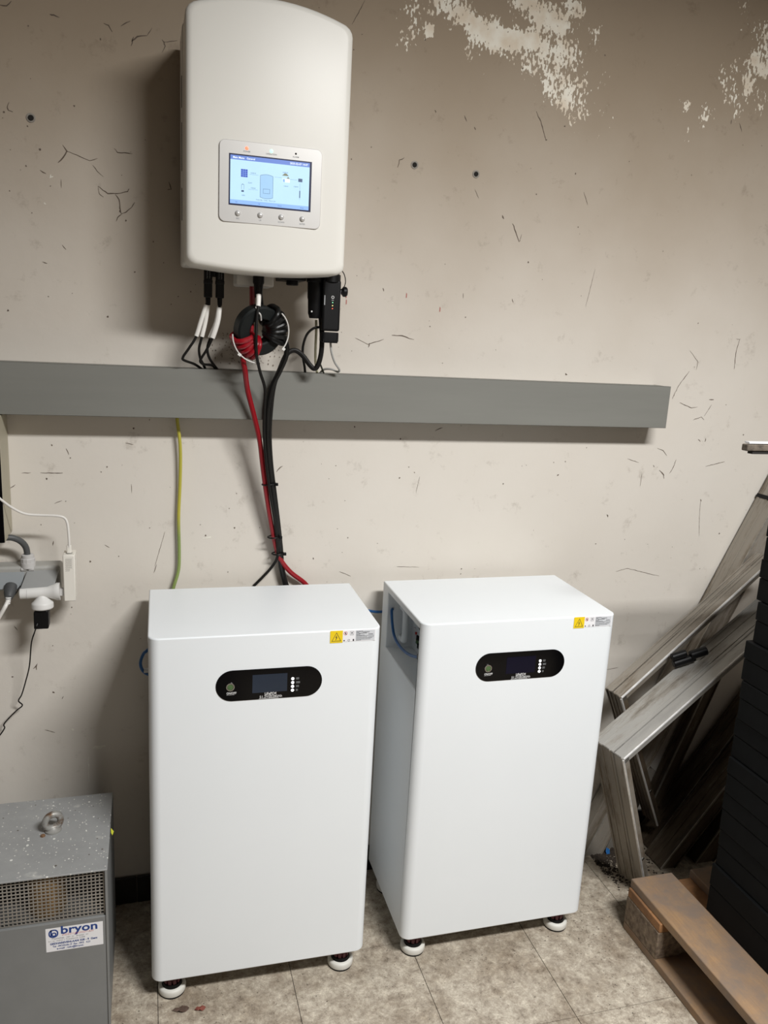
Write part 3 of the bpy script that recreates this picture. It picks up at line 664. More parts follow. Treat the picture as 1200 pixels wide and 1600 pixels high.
    for k, (yy, zz, m, w) in enumerate(((.262, .792, M_LABEL, .004), (.250, .785, M_PRINTR, .003), (.250, .776, M_LABEL, .0035), (.235, .778, M_BLACK, .006), (.238, .766, M_GREENRING, .006), (.253, .766, M_LABEL, .003), (.226, .758, M_BLACK, .006))):
        G().box(.071, .076, yy - w, yy + w, zz - w, zz + w).build('port', m, t, bevel=0.0008, **L)
    # levelling castors
    for k, (fx, fy) in enumerate(((.046, .043), (.4545, .043), (.046, .28), (.4545, .28))):
        w = G().lathe((fx, fy, 0.003), (fx, fy, .06), [(.0285, 0), (.0310, .002), (.0318, .005), (.0318, .0135), (.0305, .0165), (.0285, .0180), (.0238, .0190), (.0230, .0180), (.0225, .012)], 32).build('castor_foot', M_TYRE, t, **L)
        G().lathe((fx, fy, 0.0), (fx, fy, .01), [(.0300, 0), (.0300, .0035)], 28).build('rubber_pad', M_BLACK, w, **L)
        g = G().lathe((fx, fy, 0.008), (fx, fy, .064), [(.0226, 0), (.0226, .017), (.021, .021), (.015, .022), (.012, .024), (.012, .057)], 28)
        g.build('black_hub', M_BLACK, w, **L)
        g = G()
        for q in range(10):
            a = 2 * math.pi * q / 10
            g.box(-.004, .004, -.003, .003, .029, .042, Matrix.Translation((fx + .0165 * math.cos(a), fy + .0165 * math.sin(a), 0)) @ Matrix.Rotation(a + math.pi / 2, 4, 'Z'))
        g.cyl((fx, fy, .0295), (fx, fy, .041), .0155, None, 20)
        g.build('adjusting_knob', M_DRED, w, bevel=0.001, **L)
        sx = -1 if fx < .2 else 1
        G().box(fx - .02 + sx * .015, fx + .02 + sx * .015, fy - .02, fy + .02, .060, .066).box(fx + sx * .032 - .006, fx + sx * .032 + .006, fy + .0, fy + .012, .046, .063).build('mounting_plate', M_GLAND, w, bevel=0.001, **L)
    return t, lcd
LCX, LCY, LCR = -0.1805, -0.3765, -0.0130
RCX, RCY, RCR = 0.4220, -0.3753, -0.0039
cab, lcd = make_cabinet('white wheeled battery cabinet under the hanging red and black cables', (LCX, LCY, 0), LCR)
cab2 = copy_tree(cab)
cab2.location = (RCX, RCY, 0); cab2.rotation_euler = (0, 0, RCR)
cab2['label'] = 'white wheeled battery cabinet beside the leaning metal frames, side recess showing'
for ch in cab2.children_recursive:
    if ch.name.startswith('display'):
        ch.data = ch.data.copy(); ch.data.materials[0] = M_LCDB

# ------------------------------------------------------------------ inverter on the wall
inv = thing('solar_inverter', 'white wall-hung inverter with a lit blue screen', 'inverter', (0.0693, 0.0, 1.669))
ICX, ZB, ZT, HW = 0.0693, 1.669, 2.149, 0.1665
def front_outline(d, n=22, r=0.016):
    """columns (x, z_low, z_high) of the arched cover, inset by d"""
    out = []; hw = HW - d
    xs = [math.sin(math.pi / 2 * (2 * k / n - 1)) * hw for k in range(n + 1)]
    for x in xs:
        q = 1 - (x / HW) ** 2
        e = max(0.0, abs(x) - (hw - r)); cr = r - math.sqrt(max(0, r * r - e * e))
        out.append((ICX + x, ZB - 0.0115 * q + d + cr, ZT + 0.030 * q - d - cr))
    return out
def shell(y_back, y_front, bulge, rad, grow=0.0):
    g = G(); rings = []
    steps = [(0, y_back)] + [(rad * (1 - math.cos(a)), y_front + rad * (1 - math.sin(a))) for a in [math.radians(90 * k / 5) for k in range(6)]]
    for d, y in steps:
        c = front_outline(d + grow)
        fr = (y_back - y) / (y_back - y_front)
        B = lambda x: -bulge * fr * (1 - ((x - ICX) / HW) ** 2)
        ring = [(x, y + B(x), zl) for x, zl, zh in c] + [(x, y + B(x), zh) for x, zl, zh in reversed(c)]
        rings.append(ring)
    n = len(rings[0]); base = 0
    for i, ring in enumerate(rings): g.v += [Vector(p) for p in ring]
    for i in range(len(rings) - 1):
        for k in range(n):
            j = (k + 1) % n; g.f.append((i * n + k, i * n + j, (i + 1) * n + j, (i + 1) * n + k))
    o = (len(rings) - 1) * n; h = n // 2
    for k in range(h - 1): g.f.append((o + k, o + k + 1, o + n - 2 - k, o + n - 1 - k))
    for k in range(h - 1): g.f.append((k + 1, k, n - 1 - k, n - 2 - k))
    return g
shell(-0.150, -0.250, 0.006, 0.013).build('front_cover', M_COVER, inv, angle=50)
g = G().box(ICX - HW - .0015, ICX + HW + .0015, -0.149, -0.028, ZB + .003, ZT - .004)
body = g.build('rear_body', M_BODY, inv, bevel=0.006)
G().box(ICX - .11, ICX + .11, -0.03, 0.0, 1.74, 2.12).build('mounting_bracket', M_BODY, inv, bevel=0.002)
for s in (-1, 1):
    for z0, z1 in ((1.765, 1.83), (1.865, 1.96), (1.99, 2.05)):
        x = ICX + s * (HW + .0012)
        G().box(x - .0012, x + .0012, -0.128, -0.118, z0, z1).build('side_slot', M_INNER, body)
YF = -0.2565
pan = G().prism(rrect(0.209, 0.156, 0.012, 6, 0.0728, 1.8335), (0, YF + .006, 0), (1, 0, 0), (0, 0, 1), (0, -.0066, 0)).build('display_panel', M_SILVER, inv, bevel=0.0008)
y = YF - .0009
G().prism([(-.0125, 1.7885), (.1560, 1.7885), (.1560, 1.8862), (-.0125, 1.8862)], (0, y + .0006, 0), (1, 0, 0), (0, 0, 1), (0, -.0007, 0)).build('screen_bezel', mat('dark_navy_bezel', (0.012, 0.016, 0.06, 1), 0.3, var=0.1, scale=5), pan)
y -= .0004
SX0, SX1, SZ0, SZ1 = -0.0098, 0.1515, 1.7915, 1.8835
rect(G(), SX0, SX1, SZ0, SZ1, y).build('screen', M_SCR, pan)['label'] = 'pale blue lit screen'
ys = y - .0003
rect(G(), SX0, SX1, 1.8752, SZ1, ys).build('screen_header', M_SCRH, pan)
rect(G(), SX0, SX1, SZ0, 1.7992, ys).build('screen_footer', M_SCRF, pan)
yt = ys - .0003
g = G(); put_text(g, 'Main Menu   General', 0.0052, -0.005, yt, 1.8775, offset=.0001); g.build('screen_lettering', M_SCRW, pan); g = G()
put_text(g, '2025-02-07 14:47', 0.0052, 0.1475, yt, 1.8775, offset=.0001, align='RIGHT'); g.build('screen_lettering', M_SCRW, pan)
g = G(); rect(g, 0.0115, 0.0248, 1.8435, 1.8585, ys); g.build('solar_panel_icon', M_SCRB, pan)
g = G()
for k in (1, 2, 3): rect(g, .0115, .0248, 1.8435 + k * .00375 - .0003, 1.8435 + k * .00375 + .0003, yt)
for k in (1, 2): rect(g, .0115 + k * .0044 - .0003, .0115 + k * .0044 + .0003, 1.8435, 1.8585, yt)
g.build('icon_grid', M_SCRF, pan)
arch = [(0.0505 + .026 * t, 1.8500 + .0025 * math.sin(math.pi * t)) for t in [k / 8 for k in range(9)]]
low = [(0.0765 - .026 * t, 1.8085 - .0025 * math.sin(math.pi * t)) for t in [k / 8 for k in range(9)]]
flatp(G(), arch + low, ys).build('inverter_icon', M_SCRI, pan)
g = G(); P2 = arch + low; n = len(P2)
for k in range(n):
    a, b = Vector((P2[k][0], 0, P2[k][1])), Vector((P2[(k + 1) % n][0], 0, P2[(k + 1) % n][1])); d = (b - a).normalized(); s_ = Vector((-d.z, 0, d.x)) * .0003
    g.add([p + Vector((0, yt, 0)) for p in (a + s_, b + s_, b - s_, a - s_)], [(0, 1, 2, 3)])
for a in ((.0565, .0705, 1.8245, 1.8250), (.0565, .0705, 1.8160, 1.8165), (.0565, .0570, 1.8160, 1.8250), (.0700, .0705, 1.8160, 1.8250)): rect(g, *a, yt)
# battery outline, connecting lines and small captions
for a in ((.0125, .0130, 1.8200, 1.8290), (.0175, .0180, 1.8200, 1.8290), (.0125, .0180, 1.8290, 1.8295), (.0145, .0160, 1.8295, 1.8305), (.0285, .0470, 1.8495, 1.8498), (.0270, .0460, 1.8210, 1.8213), (.0800, .0940, 1.8495, 1.8498), (.1110, .1260, 1.8480, 1.8483), (.1320, .1323, 1.8100, 1.8420)): rect(g, *a, yt)
for x0, z0, s_ in ((.0310, 1.8515, '0.00kW'), (.0260, 1.8325, '52.4V'), (.0320, 1.8230, '0.0kW'), (.0130, 1.8075, '100%'), (.0960, 1.8590, '0.00kW'), (.0990, 1.8330, '0.0kW'), (.1195, 1.8340, '0.0kW'), (.0420, 1.8018, 'Yesterday  Today  Alarm List'), (.0010, 1.7938, 'Esc'), (.0470, 1.7938, 'Up'), (.0870, 1.7938, 'Down'), (.1340, 1.7938, 'Enter')): put_text(g, s_, .0034, x0, yt, z0)
g.build('screen_print', M_SCRK, pan)
g = G(); flatp(g, [(.0945, 1.8540), (.1090, 1.8540), (.1040, 1.8585), (.1000, 1.8585)], ys); flatp(g, [(.1040, 1.8490), (.1110, 1.8490), (.1075, 1.8525)], ys); g.build('roof_icon', M_SCRO, pan)
g = G(); rect(g, .0955, .1110, 1.8415, 1.8485, ys); g.build('house_icon', M_SCRW, pan)
g = G(); rect(g, .0962, .1010, 1.8418, 1.8475, yt); g.build('house_window_icon', M_SCRF, pan)
for q, nm in (((.1285, .1370, 1.8450, 1.8515), 'meter_icon'), ((.0128, .0178, 1.8150, 1.8185), 'battery_level_icon'), ((.1312, .1332, 1.8140, 1.8280), 'pylon_icon')): rect(G(), *q, ys).build(nm, M_SCRK, pan)
yb = YF - .0007
for x, m in ((0.0228, M_RED_LED), (0.0722, M_GREEN_LED)):
    w = G().lathe((x, yb + .0005, 1.8985), (x, yb - .001, 1.8985), [(.0036, 0), (.0034, .0008), (.001, .0012)], 16).build('status_light', m, pan)
G().lathe((.1222, yb + .0005, 1.8985), (.1222, yb - .001, 1.8985), [(.0022, 0), (.0020, .0006), (.001, .0008)], 14).build('status_light', M_INNER, pan)
for s_, x, z in (('POWER', .0228, 1.8910), ('OPERATION', .0722, 1.8910), ('ALARM', .1222, 1.8910), ('ESC', .0063, 1.7620), ('UP', .0517, 1.7620), ('DOWN', .0952, 1.7620), ('ENTER', .1393, 1.7620)):
    g = G(); put_text(g, s_, .0040, x, yb, z, align='CENTER', offset=.0001); g.build('panel_lettering', M_PRINTG, pan)
for x in (.0063, .0517, .0952, .1393):
    G().lathe((x, yb + .001, 1.7735), (x, yb - .006, 1.7735), [(.0056, 0), (.0056, .0018), (.0048, .0036), (.0030, .0050), (.0008, .0055)], 20).build('button', M_BTN, pan)
# sun emblem and lettering
ye = YF - .0003 + .0018
g = G(); cx, cz = 0.0512, 2.0716
for k in range(12):
    a = 2 * math.pi * (k + .25) / 12
    pts = [(.0066, a - .14), (.0066, a + .16), (.0112, a + .05), (.0108, a - .10)]
    flatp(g, [(cx + r * math.cos(t), cz + r * math.sin(t)) for r, t in pts], ye)
    flatp(g, [(cx + r * math.cos(t), cz + r * math.sin(t)) for r, t in [(.0070, a + .02), (.0074, a + .38), (.0062, a + .38), (.0060, a + .02)]], ye)
g.build('sun_emblem', M_LOGO, inv)
g = G(); put_text(g, 'solis', 0.0205, 0.0640, ye, 2.0640, offset=-.00035, sx=.92); g.build('lettering', M_LOGO, inv)
# fittings under the case
G().box(0.018, 0.101, -0.135, -0.055, 1.637, 1.690).build('terminal_cover', M_BODY, inv, bevel=0.004)
G().box(0.115, 0.172, -0.15, -0.06, 1.655, 1.69).cyl((.145, -.12, 1.645), (.145, -.12, 1.68), .014, None, 16).build('spare_port', M_BLACK, inv, bevel=0.002)
g = G().lathe((.0629, -.160, 1.690), (.0629, -.164, 1.614), [(.016, 0), (.016, .022), (.0125, .024), (.0125, .046), (.0105, .050), (.0075, .078)], 18)
g.build('cable_gland', M_BLACK, inv)
for x in (-0.0432, -0.0175):
    c = G().box(x - .0088, x + .0088, -.130, -.112, 1.607, 1.69)
    c.box(x - .0095, x + .0095, -.131, -.111, 1.636, 1.645)
    c.lathe((x, -.121, 1.608), (x + .0005, -.120, 1.590), [(.0058, 0), (.0050, .018)], 12)
    c = c.build('solar_connector', M_BLACK, inv, bevel=0.0018)
    g = G()
    for q in range(9):
        for w in (-.0032, .0022): rect(g, x + w, x + w + .0012 + .0006 * (q % 2), 1.648 + q * .0026, 1.649 + q * .0026, -.1315)
    g.build('connector_marking', M_PRINTG, c)
g = G().box(-.034, -.027, -.128, -.114, 1.652, 1.69); g.build('connector_clip', M_BLACK, inv)

# communication stick and the plug beside it
DX = .006
st = thing('data_logger', 'black stick logger with status lights hanging under the inverter', 'logger', (0.2245, -0.14, 1.525)); MW[st.name] = Matrix.Identity(4); st.location = (DX, 0, 0)
g = G().box(.2035, .2455, -.156, -.122, 1.548, 1.662); bod = g.build('body', M_BLACK, st, bevel=0.005, seg=3)
g = G().box(.2045, .2445, -.155, -.123, 1.5265, 1.5455)
g2 = G().prism(rrect(.0410, .033, .008, 5, .2245, -.139), (0, 0, 1.5455), (1, 0, 0), (0, 1, 0), (0, 0, -.0215)); g2.build('end_cap', M_BLACK, st, bevel=0.002)
for q in range(9):
    x = .209 + q * .0039; G().box(x - .0012, x + .0012, -.1562, -.122, 1.5215, 1.530).build('cap_rib', M_BLACK, st)
G().lathe((.2245, -.139, 1.655), (.2245, -.139, 1.69), [(.019, 0), (.022, .002), (.022, .018), (.019, .020), (.019, .035)], 20).build('locking_ring', M_BLACK, st)
G().lathe((.2440, -.135, 1.638), (.2640, -.135, 1.638), [(.006, 0), (.006, .006), (.0075, .008), (.0115, .011), (.0115, .017), (.009, .020)], 18).build('side_screw', M_BLACK, st)
G().tube([(.256, -.135, 1.646), (.2595, -.135, 1.660), (.2560, -.135, 1.676), (.2470, -.135, 1.688)], .0011, 6).build('tether', M_BLACK, st)
yl = -.1564
g = G(); ro, ri = circ(.0034, 20), circ(.0022, 20)
for k in range(20):
    j = (k + 1) % 20; flatp(g, [ro[k], ro[j], ri[j], ri[k]], yl, .2265, 1.6235)
rect(g, .2240, .2290, 1.6165, 1.6173, yl); g.build('button_ring', M_PRINTW, bod)
for z, m in ((1.6120, M_GREEN_LED), (1.6050, M_YEL_LED), (1.5985, M_RED_LED)):
    G().lathe((.2265, yl + .001, z), (.2265, yl - .001, z), [(.0010, 0), (.0009, .0012), (.0003, .0015)], 10).build('status_light', m, bod)
rect(G(), .2068, .2092, 1.6055, 1.6270, -.1563).build('side_label', M_PRINTG, bod)
G().box(.2454, .2459, -.150, -.128, 1.600, 1.640).build('white_sticker', M_LABEL, bod)
pl_ = thing('grid_plug', 'black cable plug beside the stick logger under the inverter', 'connector', (0.196, -0.13, 1.575))
g = G().lathe((.1965, -.128, 1.69), (.1965, -.131, 1.575), [(.0205, 0), (.0205, .034), (.0180, .036), (.0175, .070), (.0165, .074), (.0155, .104), (.012, .115)], 16); g.build('plug_body', M_BLACK, pl_)
for q in range(10):
    a = 2 * math.pi * q / 10
    G().box(-.0015, .0015, -.0015, .0015, 1.664, 1.688, Matrix.Translation((.1965 + .019 * math.cos(a), -.128 + .019 * math.sin(a), 0))).build('grip_rib', M_BLACK, pl_)
G().box(.1855, .1885, -.146, -.140, 1.588, 1.5915).build('label_tag', M_PRINTW, pl_)

# ------------------------------------------------------------------ trunking
tr = thing('cable_trunking', 'long grey cable trunking fixed across the wall under the inverter', 'trunking', (0, 0, 1.333))
TX0 = -1.7
G().box(TX0, 1.2045, -.0765, -.0, 1.3345, 1.4455).build('base_channel', M_TRUNK, tr, bevel=.001)
g = G().box(TX0, 1.2065, -.0800, -.0768, 1.3326, 1.4472).box(TX0, 1.2065, -.0800, -.068, 1.4460, 1.4472).box(TX0, 1.2065, -.0800, -.068, 1.3326, 1.3340)
g.build('snap_on_lid', M_TRUNK, tr, bevel=.0008)
g = G().box(1.2047, 1.2075, -.0785, -.0005, 1.3340, 1.4462); g.build('end_cap', M_TRUNK, tr, bevel=.001)

# ------------------------------------------------------------------ cables (world points)
PTS = {
 'red_top':[(0.0552,-0.12,1.6642),(0.0543,-0.12,1.6337),(0.0548,-0.12,1.5988)],
 'red_low':[(0.0345,-0.15,1.4839),(0.039,-0.14,1.4493),(0.0483,-0.115,1.4042),(0.066,-0.1,1.3435),(0.0826,-0.085,1.2808),(0.0919,-0.07,1.2239),(0.1048,-0.055,1.1491),(0.1215,-0.04,1.0636),(0.1375,-0.03,0.9967),(0.1522,-0.026,0.9628),(0.1787,-0.022,0.9297),(0.2155,-0.019,0.8994),(0.237,-0.019,0.8686)],
 'blk_low':[(0.1158,-0.15,1.5301),(0.1293,-0.15,1.5165),(0.1317,-0.14,1.4876),(0.1201,-0.125,1.4514),(0.1053,-0.11,1.4129),(0.0973,-0.1,1.3593),(0.0988,-0.088,1.2969),(0.1074,-0.07,1.224),(0.1207,-0.055,1.1491),(0.1361,-0.04,1.0633),(0.1458,-0.03,0.9965),(0.1493,-0.024,0.9571),(0.1595,-0.019,0.912),(0.1705,-0.019,0.8766)],
 'com':[(0.0629,-0.16,1.6628),(0.0614,-0.18,1.605),(0.0573,-0.185,1.5638),(0.0567,-0.185,1.5225),(0.0606,-0.17,1.4873),(0.0717,-0.145,1.4508),(0.0869,-0.125,1.4091),(0.088,-0.113,1.3605),(0.0902,-0.1,1.2984),(0.0994,-0.083,1.2262),(0.1126,-0.067,1.1516),(0.1297,-0.05,1.0659),(0.1396,-0.038,0.9989),(0.1382,-0.03,0.9695),(0.1251,-0.022,0.9435),(0.1047,-0.018,0.9188),(0.0821,-0.018,0.8955)],
 'ac':[(0.2024,-0.13,1.657),(0.2079,-0.135,1.6004),(0.2145,-0.135,1.5433),(0.2156,-0.13,1.4995),(0.2094,-0.128,1.4697),(0.2012,-0.125,1.4603),(0.1908,-0.122,1.4686),(0.177,-0.12,1.4857),(0.1616,-0.12,1.4982),(0.148,-0.12,1.4991),(0.1341,-0.125,1.4885),(0.123,-0.115,1.4582),(0.1115,-0.098,1.4166),(0.1059,-0.093,1.3588),(0.1052,-0.086,1.2967),(0.1135,-0.066,1.2233),(0.1262,-0.05,1.148),(0.1403,-0.034,1.0618),(0.15,-0.024,0.9948),(0.1556,-0.017,0.9462),(0.1652,-0.016,0.9056),(0.1761,-0.016,0.8754)],
 'arc':[(0.2125,-0.12,1.556),(0.1975,-0.12,1.5523),(0.1838,-0.115,1.5385),(0.1765,-0.11,1.5146),(0.1794,-0.09,1.4889),(0.1905,-0.06,1.4592),(0.1946,-0.05,1.4372)],
 'pale':[(0.2049,-0.11,1.5716),(0.2069,-0.105,1.5424),(0.2096,-0.09,1.5051),(0.2147,-0.07,1.4744),(0.2245,-0.05,1.4414)],
 'green':[(0.2196,-0.1,1.4716),(0.2326,-0.07,1.4552),(0.2438,-0.05,1.4374)],
 'gray':[(0.2336,-0.14,1.5298),(0.2388,-0.135,1.5007),(0.2508,-0.12,1.4768),(0.2657,-0.105,1.4601),(0.2651,-0.095,1.4534),(0.2514,-0.085,1.4584),(0.2373,-0.07,1.457),(0.2287,-0.06,1.4468),(0.2247,-0.05,1.4352)],
 'mcA':[(-0.0457,-0.12,1.5942),(-0.0582,-0.12,1.5546),(-0.0693,-0.12,1.5191),(-0.0832,-0.12,1.496),(-0.097,-0.115,1.474),(-0.0938,-0.105,1.4665),(-0.0696,-0.075,1.4573),(-0.0492,-0.05,1.4435)],
 'mcB':[(-0.0426,-0.115,1.5945),(-0.0477,-0.11,1.5551),(-0.0561,-0.11,1.5181),(-0.0613,-0.105,1.4936),(-0.0576,-0.09,1.4716),(-0.0491,-0.07,1.4564),(-0.0418,-0.05,1.4408)],
 'mcC':[(-0.0177,-0.12,1.5917),(-0.0221,-0.125,1.5566),(-0.0345,-0.125,1.5167),(-0.0464,-0.115,1.4903),(-0.0581,-0.1,1.4677),(-0.0503,-0.09,1.4589),(-0.0286,-0.07,1.4557),(-0.0182,-0.05,1.4417)],
 'mcD':[(-0.0159,-0.115,1.5919),(-0.0241,-0.115,1.5522),(-0.038,-0.115,1.5163),(-0.0429,-0.105,1.4944),(-0.0353,-0.08,1.4706),(-0.0123,-0.05,1.4419)],
 'earth':[(-0.1054,-0.02,1.3306),(-0.1069,-0.02,1.3198),(-0.1011,-0.02,1.269),(-0.0997,-0.018,1.2218),(-0.1012,-0.015,1.1578),(-0.1045,-0.014,1.077),(-0.1032,-0.014,0.995),(-0.105,-0.015,0.9454),(-0.1161,-0.018,0.9048),(-0.1224,-0.018,0.8797)],
 'usb':[(-0.5044,-0.11,1.1662),(-0.4873,-0.11,1.1474),(-0.4663,-0.1,1.1261),(-0.4419,-0.09,1.1102),(-0.4091,-0.085,1.1057),(-0.378,-0.085,1.1038),(-0.3617,-0.085,1.099),(-0.3553,-0.085,1.0868),(-0.3532,-0.085,1.064),(-0.3526,-0.085,1.0396),(-0.3526,-0.085,1.018)],
 'graycable':[(-0.4999,-0.06,1.0437),(-0.4836,-0.06,1.0464),(-0.4683,-0.055,1.0432),(-0.4558,-0.05,1.0309),(-0.4489,-0.045,1.0155),(-0.4488,-0.045,1.0)],
 'whitecord':[(-0.484,-0.1,0.9379),(-0.4848,-0.11,0.9168),(-0.4893,-0.12,0.9022),(-0.5009,-0.12,0.8813),(-0.5211,-0.12,0.8471)],
 'blackwire':[(-0.4656,-0.08,0.9306),(-0.4707,-0.085,0.9216),(-0.4813,-0.09,0.9114)],
 'adaptercord':[(-0.4259,-0.085,0.8442),(-0.4364,-0.075,0.8203),(-0.4451,-0.07,0.7915),(-0.4544,-0.05,0.7267),(-0.4661,-0.04,0.6816),(-0.4776,-0.03,0.6442),(-0.4863,-0.025,0.6256),(-0.4786,-0.022,0.6116),(-0.4925,-0.02,0.5981),(-0.5107,-0.02,0.5792),(-0.5233,-0.018,0.5622),(-0.5224,-0.018,0.5518),(-0.5379,-0.018,0.5291),(-0.5636,-0.018,0.504)],
}
def cable(name, label, key, r, m, group=None, part=None, n=10):
    o = G().tube(PTS[key], r, n).build(name, m)
    return tag(o, label, 'cable', group)

# ferrite ring with the two battery leads wound on it
TC = Vector((0.0668, -0.150, 1.5425)); TA = Vector((0.28, -0.93, -0.22)).normalized()
E1 = TA.cross(Vector((0, 0, 1))).normalized() * -1; E2 = E1.cross(TA).normalized() 
if E2.z < 0: E2 = -E2
RO, RI, TH = 0.0550, 0.0270, 0.034
def on_ring(a, r, h): return TC + (E1 * math.cos(a) + E2 * math.sin(a)) * r + TA * h
ch = thing('ferrite_choke', 'black ferrite ring wound with red and black cable turns', 'choke', tuple(TC))
g = G(); prof = [(RI, -TH / 2 + .003), (RI + .003, -TH / 2), (RO - .004, -TH / 2), (RO, -TH / 2 + .004), (RO, TH / 2 - .004), (RO - .004, TH / 2), (RI + .003, TH / 2), (RI, TH / 2 - .003)]
n = 40; g.v = [on_ring(2 * math.pi * k / n, r, h) for r, h in prof for k in range(n)]; npf = len(prof)
g.f = [(i * n + k, i * n + (k + 1) % n, ((i + 1) % npf) * n + (k + 1) % n, ((i + 1) % npf) * n + k) for i in range(npf) for k in range(n)]
g.build('core', M_CORE, ch, angle=40)
def winding(a0, a1, turns, rc, lead_in, lead_out):
    pts = [Vector(p) for p in lead_in]; per = 12
    e = rc + .0012
    for k in range(int(turns * per) + 1):
        t = k / (turns * per); a = math.radians(a0 + (a1 - a0) * t); w = 2 * math.pi * (k / per) + math.pi
        # superellipse around the core section, front half on the TA side
        c, s_ = math.cos(w), math.sin(w)
        hr, hh = (RO - RI) / 2 + e, TH / 2 + e
        q = (abs(c) ** 3.2 + abs(s_) ** 3.2) ** (-1 / 3.2)
        pts.append(on_ring(a, (RO + RI) / 2 + hr * c * q, hh * s_ * q))
    return pts + [Vector(p) for p in lead_out]
RC = 0.0062
red = winding(196, 262, 5.0, RC, PTS['red_top'], PTS['red_low'])
tag(G().tube(red, RC, 10, 4).build('red_battery_cable', M_RED), 'thick red cable wound on the ferrite ring and dropping behind the white cabinet', 'cable')
top = [(0.071, -.12, 1.664), (0.072, -.115, 1.630), (.076, -.112, 1.600)]
blk = winding(64, -30, 6.0, RC, top, PTS['blk_low'])
tag(G().tube(blk, RC, 10, 4).build('black_battery_cable', M_CABLE), 'thick black cable wound on the right of the ferrite ring', 'cable')
def tie_along(a0, a1, r, h, m, name='cable_tie', knob=None, rad=.0016):
    P = [on_ring(math.radians(a0 + (a1 - a0) * k / 8), r, h) for k in range(9)]
    g = G().tube(P, rad, 6, 2)
    if knob is not None:
        p = on_ring(math.radians(knob), r + .001, h + .001); g.box(-.0035, .0035, -.003, .003, -.003, .003, Matrix.Translation(p) @ Matrix.Rotation(.6, 4, 'Y'))
    g.build(name, m, ch)
tie_along(186, 270, RO + .0155, TH / 2 + .004, M_TIEW, knob=226)
tie_along(-34, 52, RO + .004, TH / 2 + .0150, M_TIEW, knob=-33)
g = G().tube([on_ring(math.radians(110), RO + .003, TH / 2 - .002), on_ring(math.radians(109), RO - .008, TH / 2 + .003), on_ring(math.radians(103), RI + .012, TH / 2 + .003), on_ring(math.radians(97), RI - .002, TH / 2 - .003)], .0017, 6, 4)
g.build('cable_tie', M_TIEW, ch)

c = cable('signal_cable', 'thin black cable with a white sleeve hanging in front of the ferrite ring', 'com', .0036, M_CORD)
P = PTS['com']
SP = [q for q in catmull(P, 12) if 1.592 < q.z < 1.620]
G().tube(SP, .0054, 12, 0).build('white_sleeve', M_WCORD, c)
cable('mains_cable', 'black cable looping from the grid plug into the hanging bundle', 'ac', .0058, M_CORD)
cable('thin_cable', 'thin black cable arching left from the grid plug into the trunking', 'arc', .0030, M_CORD)
cable('thin_cable', 'pale yellow cable straight down behind the grid plug', 'pale', .0030, M_PALE)
cable('thin_cable', 'short dark green cable end entering the trunking', 'green', .0022, M_DGREEN)
cable('thin_cable', 'thin grey cable from the bottom of the stick logger', 'gray', .0026, M_GCORD)
cable('earth_cable', 'yellow and green earth wire hanging from the trunking down the wall', 'earth', .0042, mat('earth_yellow', (0.52, 0.50, 0.03, 1), 0.4, var_col=(0.50, 0.46, 0.02, 1), scale=12))
# the wire shows its green stripe lower down
e_ = bpy.data.objects['earth_cable']; m = e_.data.materials[0]; nt = m.node_tree
tcn = nt.nodes.new('ShaderNodeTexCoord'); sx_ = nt.nodes.new('ShaderNodeSeparateXYZ'); nt.links.new(tcn.outputs['Object'], sx_.inputs[0])
mr = nt.nodes.new('ShaderNodeMapRange'); mr.inputs['From Min'].default_value = 1.09; mr.inputs['From Max'].default_value = 1.03; nt.links.new(sx_.outputs['Z'], mr.inputs['Value'])
mxn = nt.nodes.new('ShaderNodeMixRGB'); mxn.inputs[1].default_value = (0.44, 0.40, 0.055, 1); mxn.inputs[2].default_value = (0.22, 0.29, 0.085, 1)
nt.links.new(mr.outputs['Result'], mxn.inputs['Fac']); nt.links.new(mxn.outputs['Color'], nt.nodes['Principled BSDF'].inputs['Base Color'])
sl = {'mcA': ('white-sleeved black solar cable, the outermost on the left', 1), 'mcB': ('white-sleeved black solar cable inside the bent outermost one', 1), 'mcC': ('white-sleeved black solar cable crossing left below the second connector', 1), 'mcD': ('black solar cable curving right below the second connector', 0)}
for k, (lb, s_) in sl.items():
    c = cable('solar_cable', lb, k, .0030, M_CORD, 'solar cables under the connectors')
    p = [Vector(q) for q in PTS[k][:3]]
    SP = [q for q in catmull(PTS[k], 12) if p[2].z < q.z < p[0].z - .003]
    G().tube(SP, .0050 if k in ('mcA', 'mcB') else .0060, 10, 0).build('white_sleeve', M_WCORD, c)
for x, y_, z, w, hx in ((0.1105, -.0565, 1.172, .0165, .006), (.1285, -.038, 1.0315, .0150, .003), (.1415, -.0285, .9850, .0150, .002)):
    g = G(); P = []
    for q in range(17):
        a = 2 * math.pi * q / 16; P.append((x + w * math.cos(a), y_ + .0135 * math.sin(a), z + hx * math.cos(a) * .3))
    g.tube(P, .0019, 6, 0); g.box(x + w - .002, x + w + .005, y_ - .012, y_ - .004, z - .003, z + .0035)
    tag(g.build('bundle_tie', M_BLACK), {1.172: 'black tie at the top of the red and black cable bundle', 1.0315: 'black tie at the middle of the red and black cable bundle', .9850: 'black tie where the cable bundle fans out'}[z], 'cable tie', 'ties on the cable bundle')

